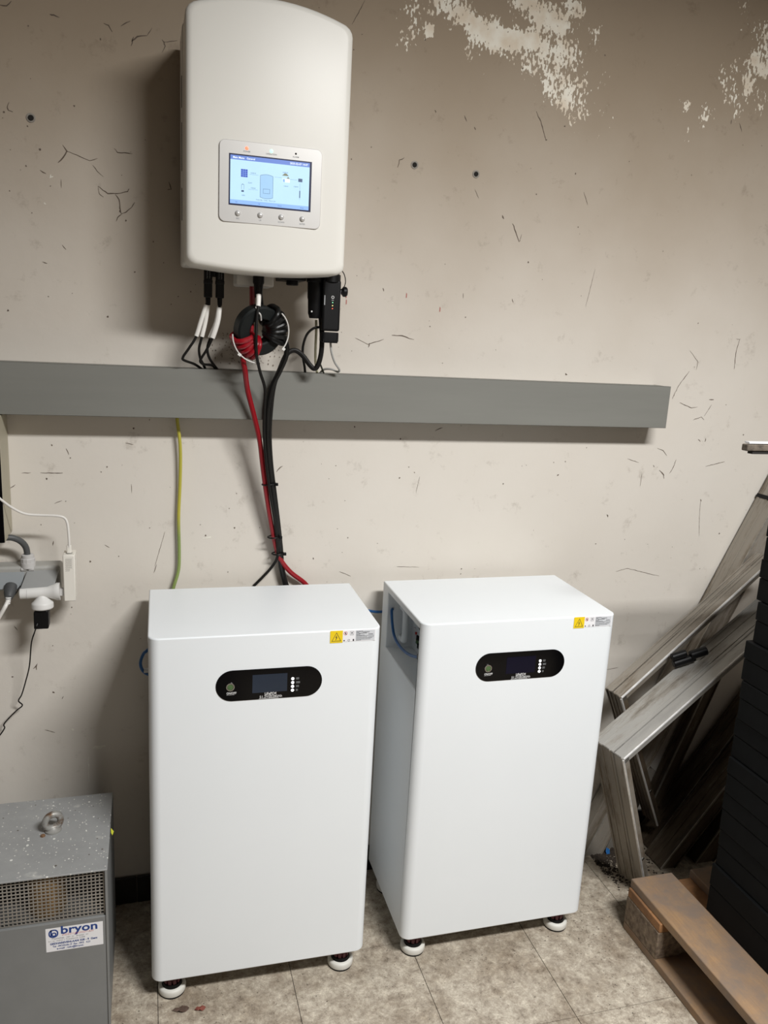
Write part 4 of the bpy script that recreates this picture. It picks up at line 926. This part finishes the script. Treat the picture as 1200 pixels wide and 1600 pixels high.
# blue network cables of the cabinets
b1 = G().tube([(.318, -.060, .800), (.334, -.030, .822), (.3645, -.022, .822), (.4116, -.022, .8115), (.440, -.022, .812), (.452, -.032, .822), (.448, -.055, .835), (.436, -.098, .845), (.432, -.1047, .8418), (.432, -.1165, .8108), (.433, -.1392, .7842), (.436, -.1867, .7735), (.438, -.25, .7808), (.441, -.317, .8007)], .0036, 10)
o = tag(b1.build('network_cable', M_BLUE), 'blue network cable hanging in the side recess of the cabinet near the frames', 'cable')
G().box(.436, .448, -.334, -.310, .795, .808).build('network_plug', M_DGREY, o, bevel=.001)
b2 = G().tube([(-.150, -.150, .822), (-.1800, -.2, .812), (-.1905, -.2, .8017), (-.1971, -.2, .7817), (-.1938, -.2, .764), (-.1826, -.2, .7521), (-.160, -.2, .744)], .0036, 10)
o = tag(b2.build('network_cable', M_BLUE), 'blue network cable loop poking out beside the cabinet nearer the grey transformer', 'cable')
G().box(-.190, -.150, -.206, -.194, .757, .765).build('network_plug', M_GLAND, o, bevel=.001)

# ------------------------------------------------------------------ left wall: panel, sockets, plugs
t = thing('electrical_panel', 'black-fronted electrical panel in a beige steel case on the wall', 'panel', (-0.65, 0, 1.047))
G().box(-.80, -.4845, -.1055, 0, 1.0480, 1.3310).build('case', M_BEIGE, t, bevel=.002)
G().box(-.79, -.4848, -.110, -.1060, 1.0485, 1.262).build('door', M_GLOSSB, t, bevel=.001)
G().lathe((-.4975, -.1095, 1.19), (-.4975, -.116, 1.19), [(.006, 0), (.006, .004), (.004, .0055)], 14).build('lock', M_STEEL, t)

t = thing('wall_socket', 'grey double surface-mounted wall socket with hinged lids', 'socket', (-.45, 0, .92))
G().box(-.60, -.3765, -.050, 0, .916, .9745).build('housing', M_GREYBOX, t, bevel=.006, seg=3)
def lid(x0, x1, skew, zl, yl_, m, nm):
    th = .004
    v = [(x0, -.048, .9655), (x1, -.048, .9655), (x1 - skew[1], yl_, zl), (x0 - skew[0], yl_, zl)]
    nrm = (Vector(v[1]) - Vector(v[0])).cross(Vector(v[3]) - Vector(v[0])).normalized(); nrm = nrm if nrm.y > 0 else -nrm
    w = [Vector(p) + nrm * th for p in v]
    g = G(); g.add([Vector(p) for p in v] + w, [(0, 1, 2, 3), (7, 6, 5, 4), (0, 4, 5, 1), (1, 5, 6, 2), (2, 6, 7, 3), (3, 7, 4, 0)])
    return g.build(nm, m, t, bevel=.0012)
lid(-.60, -.4545, (.008, .008), .9270, -.070, M_LID, 'lid')
lid(-.4495, -.3800, (.012, .010), .9320, -.090, M_LID2, 'lid')['label'] = 'lid propped open on the white adapter'
for x in (-.462, -.446): G().cyl((x, -.049, .9680), (x + .011, -.049, .9680), .0045, None, 12).build('hinge', M_GLAND, t)
g = G().lathe((-.4485, -.040, .970), (-.4485, -.040, 1.010), [(.0165, 0), (.0165, .012), (.0155, .013), (.0160, .0135), (.0160, .0235), (.0140, .025), (.0135, .031), (.011, .032)], 6)
gl = G().lathe((-.4485, -.040, .970), (-.4485, -.040, 1.010), [(.0165, 0), (.0165, .0125), (.0152, .014)], 24).build('cable_gland', M_GLAND, t)
G().lathe((-.4485, -.040, .983), (-.4485, -.040, 1.02), [(.0163, 0), (.0163, .009), (.0152, .0105)], 12).build('gland_nut', M_GLAND, gl, angle=20)
G().lathe((-.4485, -.040, .993), (-.4485, -.040, 1.02), [(.0140, 0), (.0140, .0075), (.0115, .009)], 24).build('gland_cap', M_GLAND, gl)
P = [(-.5100, -.060, 1.0470), (-.4930, -.060, 1.0478), (-.4760, -.056, 1.0460), (-.4600, -.049, 1.0350), (-.4510, -.042, 1.0180), (-.4487, -.040, .995)]
tag(G().tube(P, .0072, 12).build('supply_cable', M_DGREY), 'thick dark grey cable from the panel into the socket gland', 'cable')

t = thing('adapter_plug', 'white adapter plug under the lifted socket lid', 'adapter', (-.42, -.05, .921))
g = G().lathe((-.4630, -.086, .9205), (-.376, -.086, .9230), [(.0110, 0), (.0128, .002), (.0128, .048), (.0130, .060), (.0175, .074), (.0205, .080), (.0205, .087)], 24).build('plug_body', M_WPLUG, t)
G().cyl((-.4475, -.0860, .9206), (-.4460, -.0860, .9206), .0131, None, 24).build('seam_ring', M_GLAND, t)
G().box(-.430, -.390, -.086, -.046, .914, .928).build('pin_block', M_WPLUG, t, bevel=.004)
g = G().lathe((-.4150, -.090, .9160), (-.4143, -.092, .8830), [(.0085, 0), (.0110, .004), (.0200, .0140), (.0238, .0170), (.0243, .0185), (.0243, .0285), (.0225, .0310)], 28).build('outlet_cup', M_WPLUG, t)
t = thing('power_adapter', 'small black power adapter hanging from the white adapter cup', 'adapter', (-.4165, -.09, .839))
G().prism([(-.0165, 0), (.0150, 0), (.0160, .042), (.0120, .0455), (-.0120, .0455), (-.0160, .040)], (-.4165, -.108, .8395), (1, 0, 0), (0, 0, 1), (0, .034, 0)).build('case', M_BLACK, t, bevel=.0022)
G().lathe((-.4255, -.1075, .853), (-.4270, -.1120, .8480), [(.0035, 0), (.0025, .006)], 10).build('strain_relief', M_BLACK, t)
G().tube([(-.4265, -.110, .8490), (-.4330, -.095, .830)] + [p for p in PTS['adaptercord'][1:]], .0016, 8).build('cord', M_CORD, t)

t = thing('wifi_gateway', 'cream box with a perforated grille at the right end of the socket', 'gateway', (-.353, -.05, .902))
bd = G().box(-.3665, -.3405, -.100, -.050, .9020, 1.0135).build('case', M_CREAM, t, bevel=.002)
g = G()
for i in range(6):
    for j in range(14):
        x = -.3605 + i * .0024 + (.0012 if j % 2 else 0); z = .976 + j * .0022
        if j < 3 and i > 3: continue
        flatp(g, circ(.00062, 6), -.1003, x, z)
g.build('grille_holes', M_PRINTK, bd)
G().lathe((-.3535, -.082, 1.0130), (-.3535, -.082, 1.016), [(.0075, 0), (.0075, .0012), (.005, .0014)], 18).build('usb_port', M_STEEL, t)
G().box(-.380, -.366, -.092, -.080, .914, .930).build('plug_stub', M_GLAND, t)
t = tag(G().tube(PTS['usb'][:-1] + [(-.3533, -.083, 1.026)], .0028, 10).build('usb_cable', M_WCORD), 'white usb cable sweeping left from the top of the cream box', 'cable')
G().prism(rrect(.0105, .0075, .002, 3, -.3535, -.082), (0, 0, 1.0145), (1, 0, 0), (0, 1, 0), (0, 0, .0185)).build('usb_plug', M_CREAM, t, bevel=.0008)

t = thing('plug_with_cord', 'white cord hanging from a plug in the left socket', 'plug', (-.485, -.10, .92))
G().lathe((-.483, -.068, .934), (-.4845, -.104, .914), [(.0135, 0), (.0130, .020), (.0105, .030), (.0080, .037)], 18).build('plug_body', M_DGREY, t)
g = G()
for q in range(4): g.lathe((-.4843 - q * .0004, -.1045 - q * .0012, .9190 - q * .0040), (-.4846, -.1080, .9000), [(.0062 - q * .0003, 0), (.0062 - q * .0003, .0025), (.0045, .0032)], 14)
g.build('strain_relief', M_WPLUG, t)
G().tube([(-.4846, -.107, .912)] + PTS['whitecord'][2:], .0046, 10).build('cord', M_WCORD, t)
tag(G().tube([(-.462, -.075, .936)] + PTS['blackwire'] + [(-.492, -.09, .902)], .0013, 6).build('thin_wire', M_CORD), 'thin black wire stub below the gap between the socket lids', 'wire')

# ------------------------------------------------------------------ grey transformer, bottom left
XR, XL, YF_, YB_, ZT_ = -.2685, -.78, -.412, -.113, .404
t = thing('transformer', 'grey steel transformer box with paint spatters and an eye bolt', 'transformer', (-.52, -.26, 0))
G().box(XL, XR, YF_, YB_, ZT_ - .004, ZT_).build('lid', M_SPECK, t, bevel=.001)
G().box(XL, XR - .002, YF_ + .003, YB_, .0, ZT_ - .1155).box(XL, XL + .003, YF_ + .003, YB_, .0, ZT_ - .004).box(XR - .006, XR - .0015, YF_ + .003, YB_, .0, ZT_ - .004).box(XL, XR, YB_, YB_ + .003, 0, ZT_ - .004).build('case', M_GREYP, t, bevel=.001)
# flat margin left of the mesh opening is outside the picture; right margin:
G().box(XR - .0055, XR - .0005, YF_ + .0005, YF_ + .008, .0, ZT_ - .004).build('corner_flange', M_GREYP, t, bevel=.0006)
G().box(XL, XR - .008, YF_ + .0005, YF_ + .0035, .0, .2885).build('front_plate', M_GREYP, t, bevel=.0006)
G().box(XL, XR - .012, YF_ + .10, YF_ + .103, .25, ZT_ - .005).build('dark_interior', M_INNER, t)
for k in range(3):
    x = -.675 + (2 - k) * .14
    g = G().lathe((x, YF_ + .055, .285), (x, YF_ + .055, .39), [(.034, 0), (.038, .01), (.038, .085), (.030, .1)], 20)
    g.build('winding', M_COIL if k == 0 else M_INNER, t)  # one winding keeps its copper; shade inside the box painted near-black on the others
mesh = G(); zz0, zz1, x0, x1 = .2895, ZT_ - .005, XL + .01, XR - .0085
nx = int((x1 - x0) / .0083)
for k in range(nx + 1):
    x = x1 - k * .0083; mesh.box(x - .00125, x + .00125, YF_ + .0085, YF_ + .0100, zz0, zz1)
for k in range(14):
    z = zz0 + .001 + k * .0083
    mesh.box(x0, x1, YF_ + .0072, YF_ + .0087, z - .0012, z + .0012)
o = mesh.build('wire_mesh', M_MESH, t, flat=True)
# eye bolt
ec = Vector((-.3925, -.247, ZT_))
eb = G().lathe(ec, ec + Vector((0, 0, .02)), [(.0185, 0), (.0185, .004), (.011, .007), (.008, .010)], 20).build('eye_bolt', M_STEEL, t)
g = G(); d = Vector((.93, .36, 0)).normalized(); R_, r_ = .0170, .0076
P = [ec + Vector((0, 0, .0235)) + d * (R_ * math.cos(a)) + Vector((0, 0, 1)) * (R_ * math.sin(a)) for a in [2 * math.pi * k / 24 for k in range(25)]]
g.tube(P, r_, 12, 0); g.build('ring', M_STEEL, eb)
G().lathe(ec + Vector((-.020, -.018, 0)), ec + Vector((-.020, -.018, .006)), [(.006, 0), (.005, .003), (.002, .004)], 6).build('rusty_screw', mat('rust', (0.22, 0.12, 0.06, 1), 0.9, var=0.5, scale=80), t)
G().add([(XR + .0005, -.245, .392), (XR + .001, -.26, .390), (XR + .004, -.256, .379), (XR + .007, -.246, .383)], [(0, 1, 2, 3)]).build('tape_scrap', M_YTAPE, t, flat=True)
# maker's sticker
sk = rect(G(), -.4050, -.2895, .1765, .2345, -.345 + .0003).build('sticker', M_LABEL, t)
y = -.345 - .0001; sk.location = (.0092, -.0670, .0432)
g = G(); put_text(g, 'bryon', .0265, -.3755, y, .2180, offset=.0006, sx=1.18, spacing=1.02)
# round emblem with a letter-like counter
Rr = rrect(.0195, .0200, .0085, 6, -.3895, .2208); Ri = rrect(.0140, .0140, .0055, 6, -.3895, .2208)
for k in range(len(Rr)):
    j = (k + 1) % len(Rr); g.add([(Rr[k][0], y, Rr[k][1]), (Rr[j][0], y, Rr[j][1]), (Ri[j][0], y, Ri[j][1]), (Ri[k][0], y, Ri[k][1])], [(0, 1, 2, 3)])
rect(g, -.3955, -.3925, .2145, .2300, y); ro, ri = circ(.0052, 20, -.3885, .2185), circ(.0026, 20, -.3885, .2185)
for k in range(20):
    j = (k + 1) % 20; g.add([(q[0], y, q[1]) for q in (ro[k], ro[j], ri[j], ri[k])], [(0, 1, 2, 3)])
g.build('logo_lettering', M_PRINTB, sk)
g = G(); put_text(g, 'elektromateriaal', .0095, -.3735, y - .0002, .2128, shear=.35, sx=1.02, offset=-.0002); g.build('red_lettering', M_PRINTR, sk)
g = G()
put_text(g, 'Maatschap.  nijv. nr  dossier  nr', .0058, -.3930, y, .2065, offset=0); put_text(g, 'h.r. nr: ond.nr 1 Transforma. 5.000', .0052, -.4000, y, .2010); g.build('fine_print', M_PRINTG, sk)
g = G(); put_text(g, 'GEDHAREVENLAAN 328 - 9  Gent', .0066, -.3970, y, .1935, offset=.0002, sx=.98)
put_text(g, 'Tel : 09/230.06.19  Fax : 09/2   4.21', .0058, -.3920, y, .1868, offset=.0001, sx=.92); put_text(g, 'e-mail : info@bryon.', .0060, -.3840, y, .1805, offset=.0001, sx=1.1); g.build('address_lettering', M_PRINTB, sk)

# ---------------------------------------------------------------- pallet and black slabs
PX, PY = 1.0600, -.3850
t = thing('wooden_pallet', 'weathered wooden pallet carrying the black stack', 'pallet', (PX, PY, 0))
def board(nm, x0, x1, y0, y1, z0, z1, m=M_WOOD): return G().box(x0, x1, y0, y1, z0, z1).build(nm, m, t, bevel=.0025)
for x0, x1 in ((PX - .003, PX + .098), (PX + .33, PX + .47), (PX + .70, PX + .80)): board('bottom_board', x0, x1, PY - 1.2, PY, 0, .022)
for y1 in (PY, PY - .5275, PY - 1.055):
    for x0 in (PX - .003, PX + .33, PX + .70):
        board('block', x0, x0 + (.1 if x0 != PX + .33 else .14), y1 - .145, y1, .022, .100, M_CHIP)
    board('stringer_board', PX - .002, PX + .80, y1 - .145, y1 - .001, .100, .126, M_WOODX)
for x0, w in ((PX + .004, .127), (PX + .19, .10), (PX + .335, .143), (PX + .515, .10), (PX + .66, .143)): board('deck_board', x0, x0 + w, PY - 1.2, PY + .002, .126, .150)
SXx, SYb = 1.190, -.530
zs = [.150, .285, .385, .487, .584, .687, .786, .885, .985, 1.085, 1.185, 1.285, 1.3510]
ords = ['lowest', 'second from the bottom', 'third from the bottom', 'fourth from the bottom', 'fifth from the bottom', 'sixth from the bottom', 'seventh from the bottom', 'eighth from the bottom', 'ninth from the bottom', 'third from the top', 'second from the top', 'topmost']
rng = random.Random(11)
for k in range(len(zs) - 1):
    z0, z1 = zs[k], zs[k + 1]; dx = rng.uniform(-.006, .005); dy = rng.uniform(-.008, .006)
    s_ = thing('black_slab', 'matte black slab in the stack on the pallet, ' + ords[k], 'slab', (SXx + .25 + dx, SYb - .30 + dy, z0), 0, 'black slabs stacked on the pallet')
    if k >= 10: dx += .24
    x0, x1, y1, y0 = SXx + dx, SXx + .5 + dx, SYb + dy, SYb - .60 + dy
    zm = z0 + (z1 - z0) * .55
    G().box(x0, x1, y0, y1, z0 + .0004, zm - .0008).build('lower_half', M_SLAB, s_, bevel=.0025)
    G().box(x0 - .0012, x1 + .001, y0 - .001, y1 + .0015, zm, z1 - .0004).build('upper_half', M_SLAB, s_, bevel=.0025)
t = thing('board', 'white-topped narrow board with a ragged dark underside on top of the black stack', 'board', (1.3, -.66, 1.3510))
g = G().prism([(.990, -.6495), (.991, -.6625), (1.60, -.670), (1.60, -.650)], (0, 0, 1.3725), (1, 0, 0), (0, 1, 0), (0, 0, .0030)); g.build('white_top', M_LABEL, t)
g = G().prism([(.985, -.648), (.987, -.664), (1.61, -.672), (1.61, -.648)], (0, 0, 1.3570), (1, 0, 0), (0, 1, 0), (0, 0, .0135)); g.build('core', mat('raw_board_edge', (0.16, 0.13, 0.10, 1), .9, var=.6, scale=70, bump=.8, bump_scale=120), t, bevel=.002)
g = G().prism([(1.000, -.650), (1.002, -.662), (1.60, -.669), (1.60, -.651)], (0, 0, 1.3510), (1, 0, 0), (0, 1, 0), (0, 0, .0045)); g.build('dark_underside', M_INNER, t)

# ------------------------------------------------------------------ leaning aluminium frames and profiles
def sweep(g, P0, P1, u, v, rects):
    """straight bar from P0 to P1 whose section is a set of rectangles in the (u,v) axes"""
    P0, P1, u, v = Vector(P0), Vector(P1), Vector(u), Vector(v)
    for u0, u1, v0, v1 in rects:
        q = [u * a + v * b for a, b in ((u0, v0), (u1, v0), (u1, v1), (u0, v1))]
        vv = [P0 + p for p in q] + [P1 + p for p in q]
        g.add(vv, [(0, 1, 2, 3), (4, 5, 6, 7), (0, 1, 5, 4), (1, 2, 6, 5), (2, 3, 7, 6), (3, 0, 4, 7)])
    return g
def section(w, deep=.040):
    return [(0, .003, 0, w), (0, .020, 0, .003), (0, deep, .030, .0335), (0, .030, w - .003, w), (-.0016, .0005, w * .42, w * .46), (-.0016, .0005, w * .70, w * .80), (-.0022, .0005, w * .93, w), (-.0010, .0005, .0, .007)]
M_EDGE = mat('edge_highlight_paint', (0.95, 0.94, 0.92, 1), 0.38, metal=0.5, var=0.3, scale=35)  # near-white colour paints the lamp's glint along the frame edges
def lean_frame(name, label, K, b, l, n, w, lb, ll, dirt):
    K, b, l, n = Vector(K), Vector(b).normalized(), Vector(l).normalized(), Vector(n).normalized()
    t = thing(name, label, 'frame', tuple(K + l * ll))
    G_ = sweep(G(), K, K + b * lb, l, n, section(w)); G_.build('top_bar', mat_grimy_metal(b, n, dirt), t, flat=True)
    sweep(G(), K, K + l * ll, b, n, section(w)).build('side_bar', mat_grimy_metal(l, n, 1.0 if dirt > 1 else 0.45), t, flat=True)  # rear frame's side bar: shade behind the stack put into the darkest palette
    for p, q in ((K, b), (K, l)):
        G().tube([p + q * .002 - n * .0004 + (l if q is b else b) * .0004, p + q * (lb if q is b else ll) - n * .0004 + (l if q is b else b) * .0004], .0032, 8, 0).build('edge_highlight', M_EDGE, t)
    for q in (.72,):
        p = K + l * ll * q + b * .010
        G().lathe(p - n * .0005, p - n * .004, [(.0048, 0), (.0045, .0012), (.002, .0016)], 12).build('rivet', M_CHROME, t)
    return t
bA, lA, nA = (.8675, .2400, .4357), (.3879, .2219, -.8946), (-0.3114, 0.9451, 0.0994)
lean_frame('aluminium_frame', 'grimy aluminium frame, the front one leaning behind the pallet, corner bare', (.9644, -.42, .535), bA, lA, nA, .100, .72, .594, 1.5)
KB = Vector((1.0398, -0.2700, 0.6247)); bB = (Vector((1.5384, -0.1550, 0.9368)) - KB).normalized(); nB = Vector(nA); nB = (nB - bB * nB.dot(bB)).normalized(); lB = bB.cross(nB); lB = lB if lB.z < 0 else -lB
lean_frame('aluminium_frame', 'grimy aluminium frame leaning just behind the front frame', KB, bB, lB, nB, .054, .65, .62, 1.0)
def profile(label, foot, d, length, w, width, group='loose metal profiles', dirt=1.0):
    """hollow profile leaning to the right in a plane parallel to the wall; foot is its lower front-left corner"""
    f = Vector(foot); d = Vector(d).normalized(); v = Vector((0, 1, 0)); u = v.cross(d); u = u if u.x > 0 else -u
    t = thing('metal_profile', label, 'profile', tuple(f), 0, group); mg = mat_grimy_metal(d, v, dirt)
    sweep(G(), f, f + d * length, u, v, [(0, .003, 0, w), (width - .003, width, 0, w), (.003, width - .003, .004, .007), (.003, width - .003, w - .006, w - .003), (-.0015, .001, w * .45, w * .52), (-.0015, .001, w * .86, w)]).build('channel', mg, t, flat=True)
    sweep(G(), f - v * .0015 - u * .0015, f - v * .0015 - u * .0015 + d * length, u, v, [(0, .005, 0, .003)]).build('edge_bead', M_GRIMEDGE, t, flat=True)
    return t
M_GRIMEDGE = mat('dull_metal_edge', (0.42, 0.39, 0.34, 1), 0.45, metal=0.5, var=0.4, scale=40)
# tall one against the wall
b0, b1 = Vector((1.4703, -.090, .8103)), Vector((1.639, -.090, 1.1827)); d = (b1 - b0).normalized(); f = b0 - d * (b0.z / d.z)
tall = profile('tall grimy metal profile leaning on the wall with a black strap', f + Vector((0, 0, .004)), d, 1.55, .078, .060)
p = Vector((1.5376, -.09, 1.1595)); u = Vector((0, 1, 0)).cross(d); u = u if u.x > 0 else -u
p = f + d * ((p - f).dot(d))
sweep(G(), p - d * .006, p + d * .006, u, (0, 1, 0), [(-.004, .064, -.004, -.001), (-.004, -.001, -.004, .083), (.061, .064, -.004, .083)]).build('strap', M_BLACK, tall, bevel=.001)
G().box(-.007, .007, -.006, .004, -.006, .008, Matrix.Translation(p - u * .002 - Vector((0, .004, 0)))).build('strap_buckle', M_BLACK, tall, bevel=.002)
profile('metal profile whose cut foot shows left of the front frame', (1.1945, -.0701, .003), (.0651, 0, .1784), .29, .062, .045)
profile('dirty metal profile, uppermost of the four inside the front frame', (1.3640 - .03 * .36, -.050, .125), (.1147, 0, .3178), .62, .040, .040, dirt=0.45)
profile('dirty metal profile, second from the top inside the front frame', (1.3291, -.0983, .005), (.2038, 0, .295), .62, .082, .045, dirt=0.45)
profile('dirty metal profile, third from the top inside the front frame', (1.3072, -.1949, .005), (.1630, 0, .221), .60, .082, .045, dirt=0.45)
profile('dirty metal profile, lowest inside the front frame beside the stack', (1.4316, -.1933, .005), (.0596, 0, .0898), .55, .080, .060, dirt=0.45)

# black clamp pieces resting on the front frame
t = thing('pipe_clamp', 'black double rubber clamp lying on the front aluminium frame', 'clamp', (1.225, -.235, .695))
cA = Vector((1.2060, -.2500, .7035)); cd = Vector((1.281, -.262, .7300)) - cA; cd.normalize()
G().lathe(cA, cA + cd * .062, [(.010, 0), (.0115, .002), (.0115, .060), (.010, .062)], 16).build('tube', M_BLACK, t)
G().lathe(cA + cd * .036 + Vector((.010, -.004, .014)), cA + cd * .09 + Vector((.010, -.004, .014)), [(.011, 0), (.0125, .002), (.0125, .046), (.011, .048)], 16).build('tube', M_BLACK, t)
G().lathe(cA + cd * .002 + Vector((-.012, -.002, .020)), cA + cd * .05 + Vector((-.012, -.002, .020)), [(.009, 0), (.0105, .002), (.0105, .040), (.009, .042)], 16).build('tube', M_BLACK, t)

# ------------------------------------------------------------------ bits on the floor
def leaf(label, x, y_, s, m, seed):
    rg = random.Random(seed); g = G(); n = 12; v = [(x, y_, .004)]
    for k in range(n):
        a = 2 * math.pi * k / n; r = s * rg.uniform(.55, 1.15) * (1.0 if k % 3 else 1.35)
        v.append((x + r * 1.3 * math.cos(a), y_ + r * .8 * math.sin(a), rg.uniform(.0008, .006)))
    g.add(v, [(0, 1 + k, 1 + (k + 1) % n) for k in range(n)])
    return tag(g.build('dry_leaf', m, flat=True), label, 'leaf')
leaf('crumpled brown dry leaf on the floor by the castor', -.1130, -.3990, .0125, M_LEAF, 3)
leaf('small reddish dry leaf beside the brown leaf', -.0740, -.4080, .0085, M_LEAFR, 5)
g = G(); rg = random.Random(9)
g.add([(1.1835, -.094, .001), (1.195, -.092, .002), (1.197, -.084, .012), (1.187, -.082, .018), (1.1815, -.088, .009)], [(0, 1, 2), (0, 2, 3), (0, 3, 4)])
tag(g.build('plastic_scrap', M_BLUEBIT, flat=True), 'blue plastic scrap on the dirty floor by the front frame', 'litter')
FEET = [(ox + lx, oy + ly) for ox, oy in ((LCX, LCY), (RCX, RCY)) for lx in (.046, .4545) for ly in (.043, .28)] + [(.82, -.09), (.2, -.09)]
def crumbs(name, n, fx, fy, s0, s1, m, seed, flat=1.0):
    rg = random.Random(seed); g = G()
    for k in range(n):
        x, y_ = fx(rg), fy(rg); s = rg.uniform(s0, s1)
        if any(math.hypot(x - p, y_ - q) < .045 for p, q in FEET): continue
        a = rg.random() * 6.28
        h = s * rg.uniform(.25, .7) * flat
        q = [(x + s * math.cos(a + w) * rg.uniform(.5, 1.2), y_ + s * math.sin(a + w) * rg.uniform(.4, 1), 0.0002) for w in (0, 2.1, 4.2)]
        g.add(q + [(x, y_, h)], [(0, 1, 3), (1, 2, 3), (2, 0, 3)])
    o = g.build(name, m, flat=True); o['kind'] = 'stuff'; o['label'] = {'soil_debris': 'dark soil and crumbs on the floor by the metal frames' if flat == 1 else 'thin dark soil patches on the floor beneath the crumbs by the frames', 'floor_crumbs': 'scattered dark crumbs on the floor tiles'}[name]; o['category'] = 'debris'
crumbs('soil_debris', 2600, lambda r: min(1.32, 1.13 + abs(r.gauss(0, .08))), lambda r: -.012 - abs(r.gauss(0, .085)), .0012, .0075, M_SOIL, 21)
crumbs('soil_debris', 420, lambda r: min(1.30, 1.13 + abs(r.gauss(0, .06))), lambda r: -.012 - abs(r.gauss(0, .06)), .004, .014, M_SOIL, 25, .08)
crumbs('floor_crumbs', 700, lambda r: r.uniform(-.30, 1.06) if r.random() < .6 else r.gauss(.93, .04), lambda r: r.uniform(-.75, -.02) if r.random() < .6 else r.gauss(-.37, .05), .0006, .0026, M_SOIL, 22)
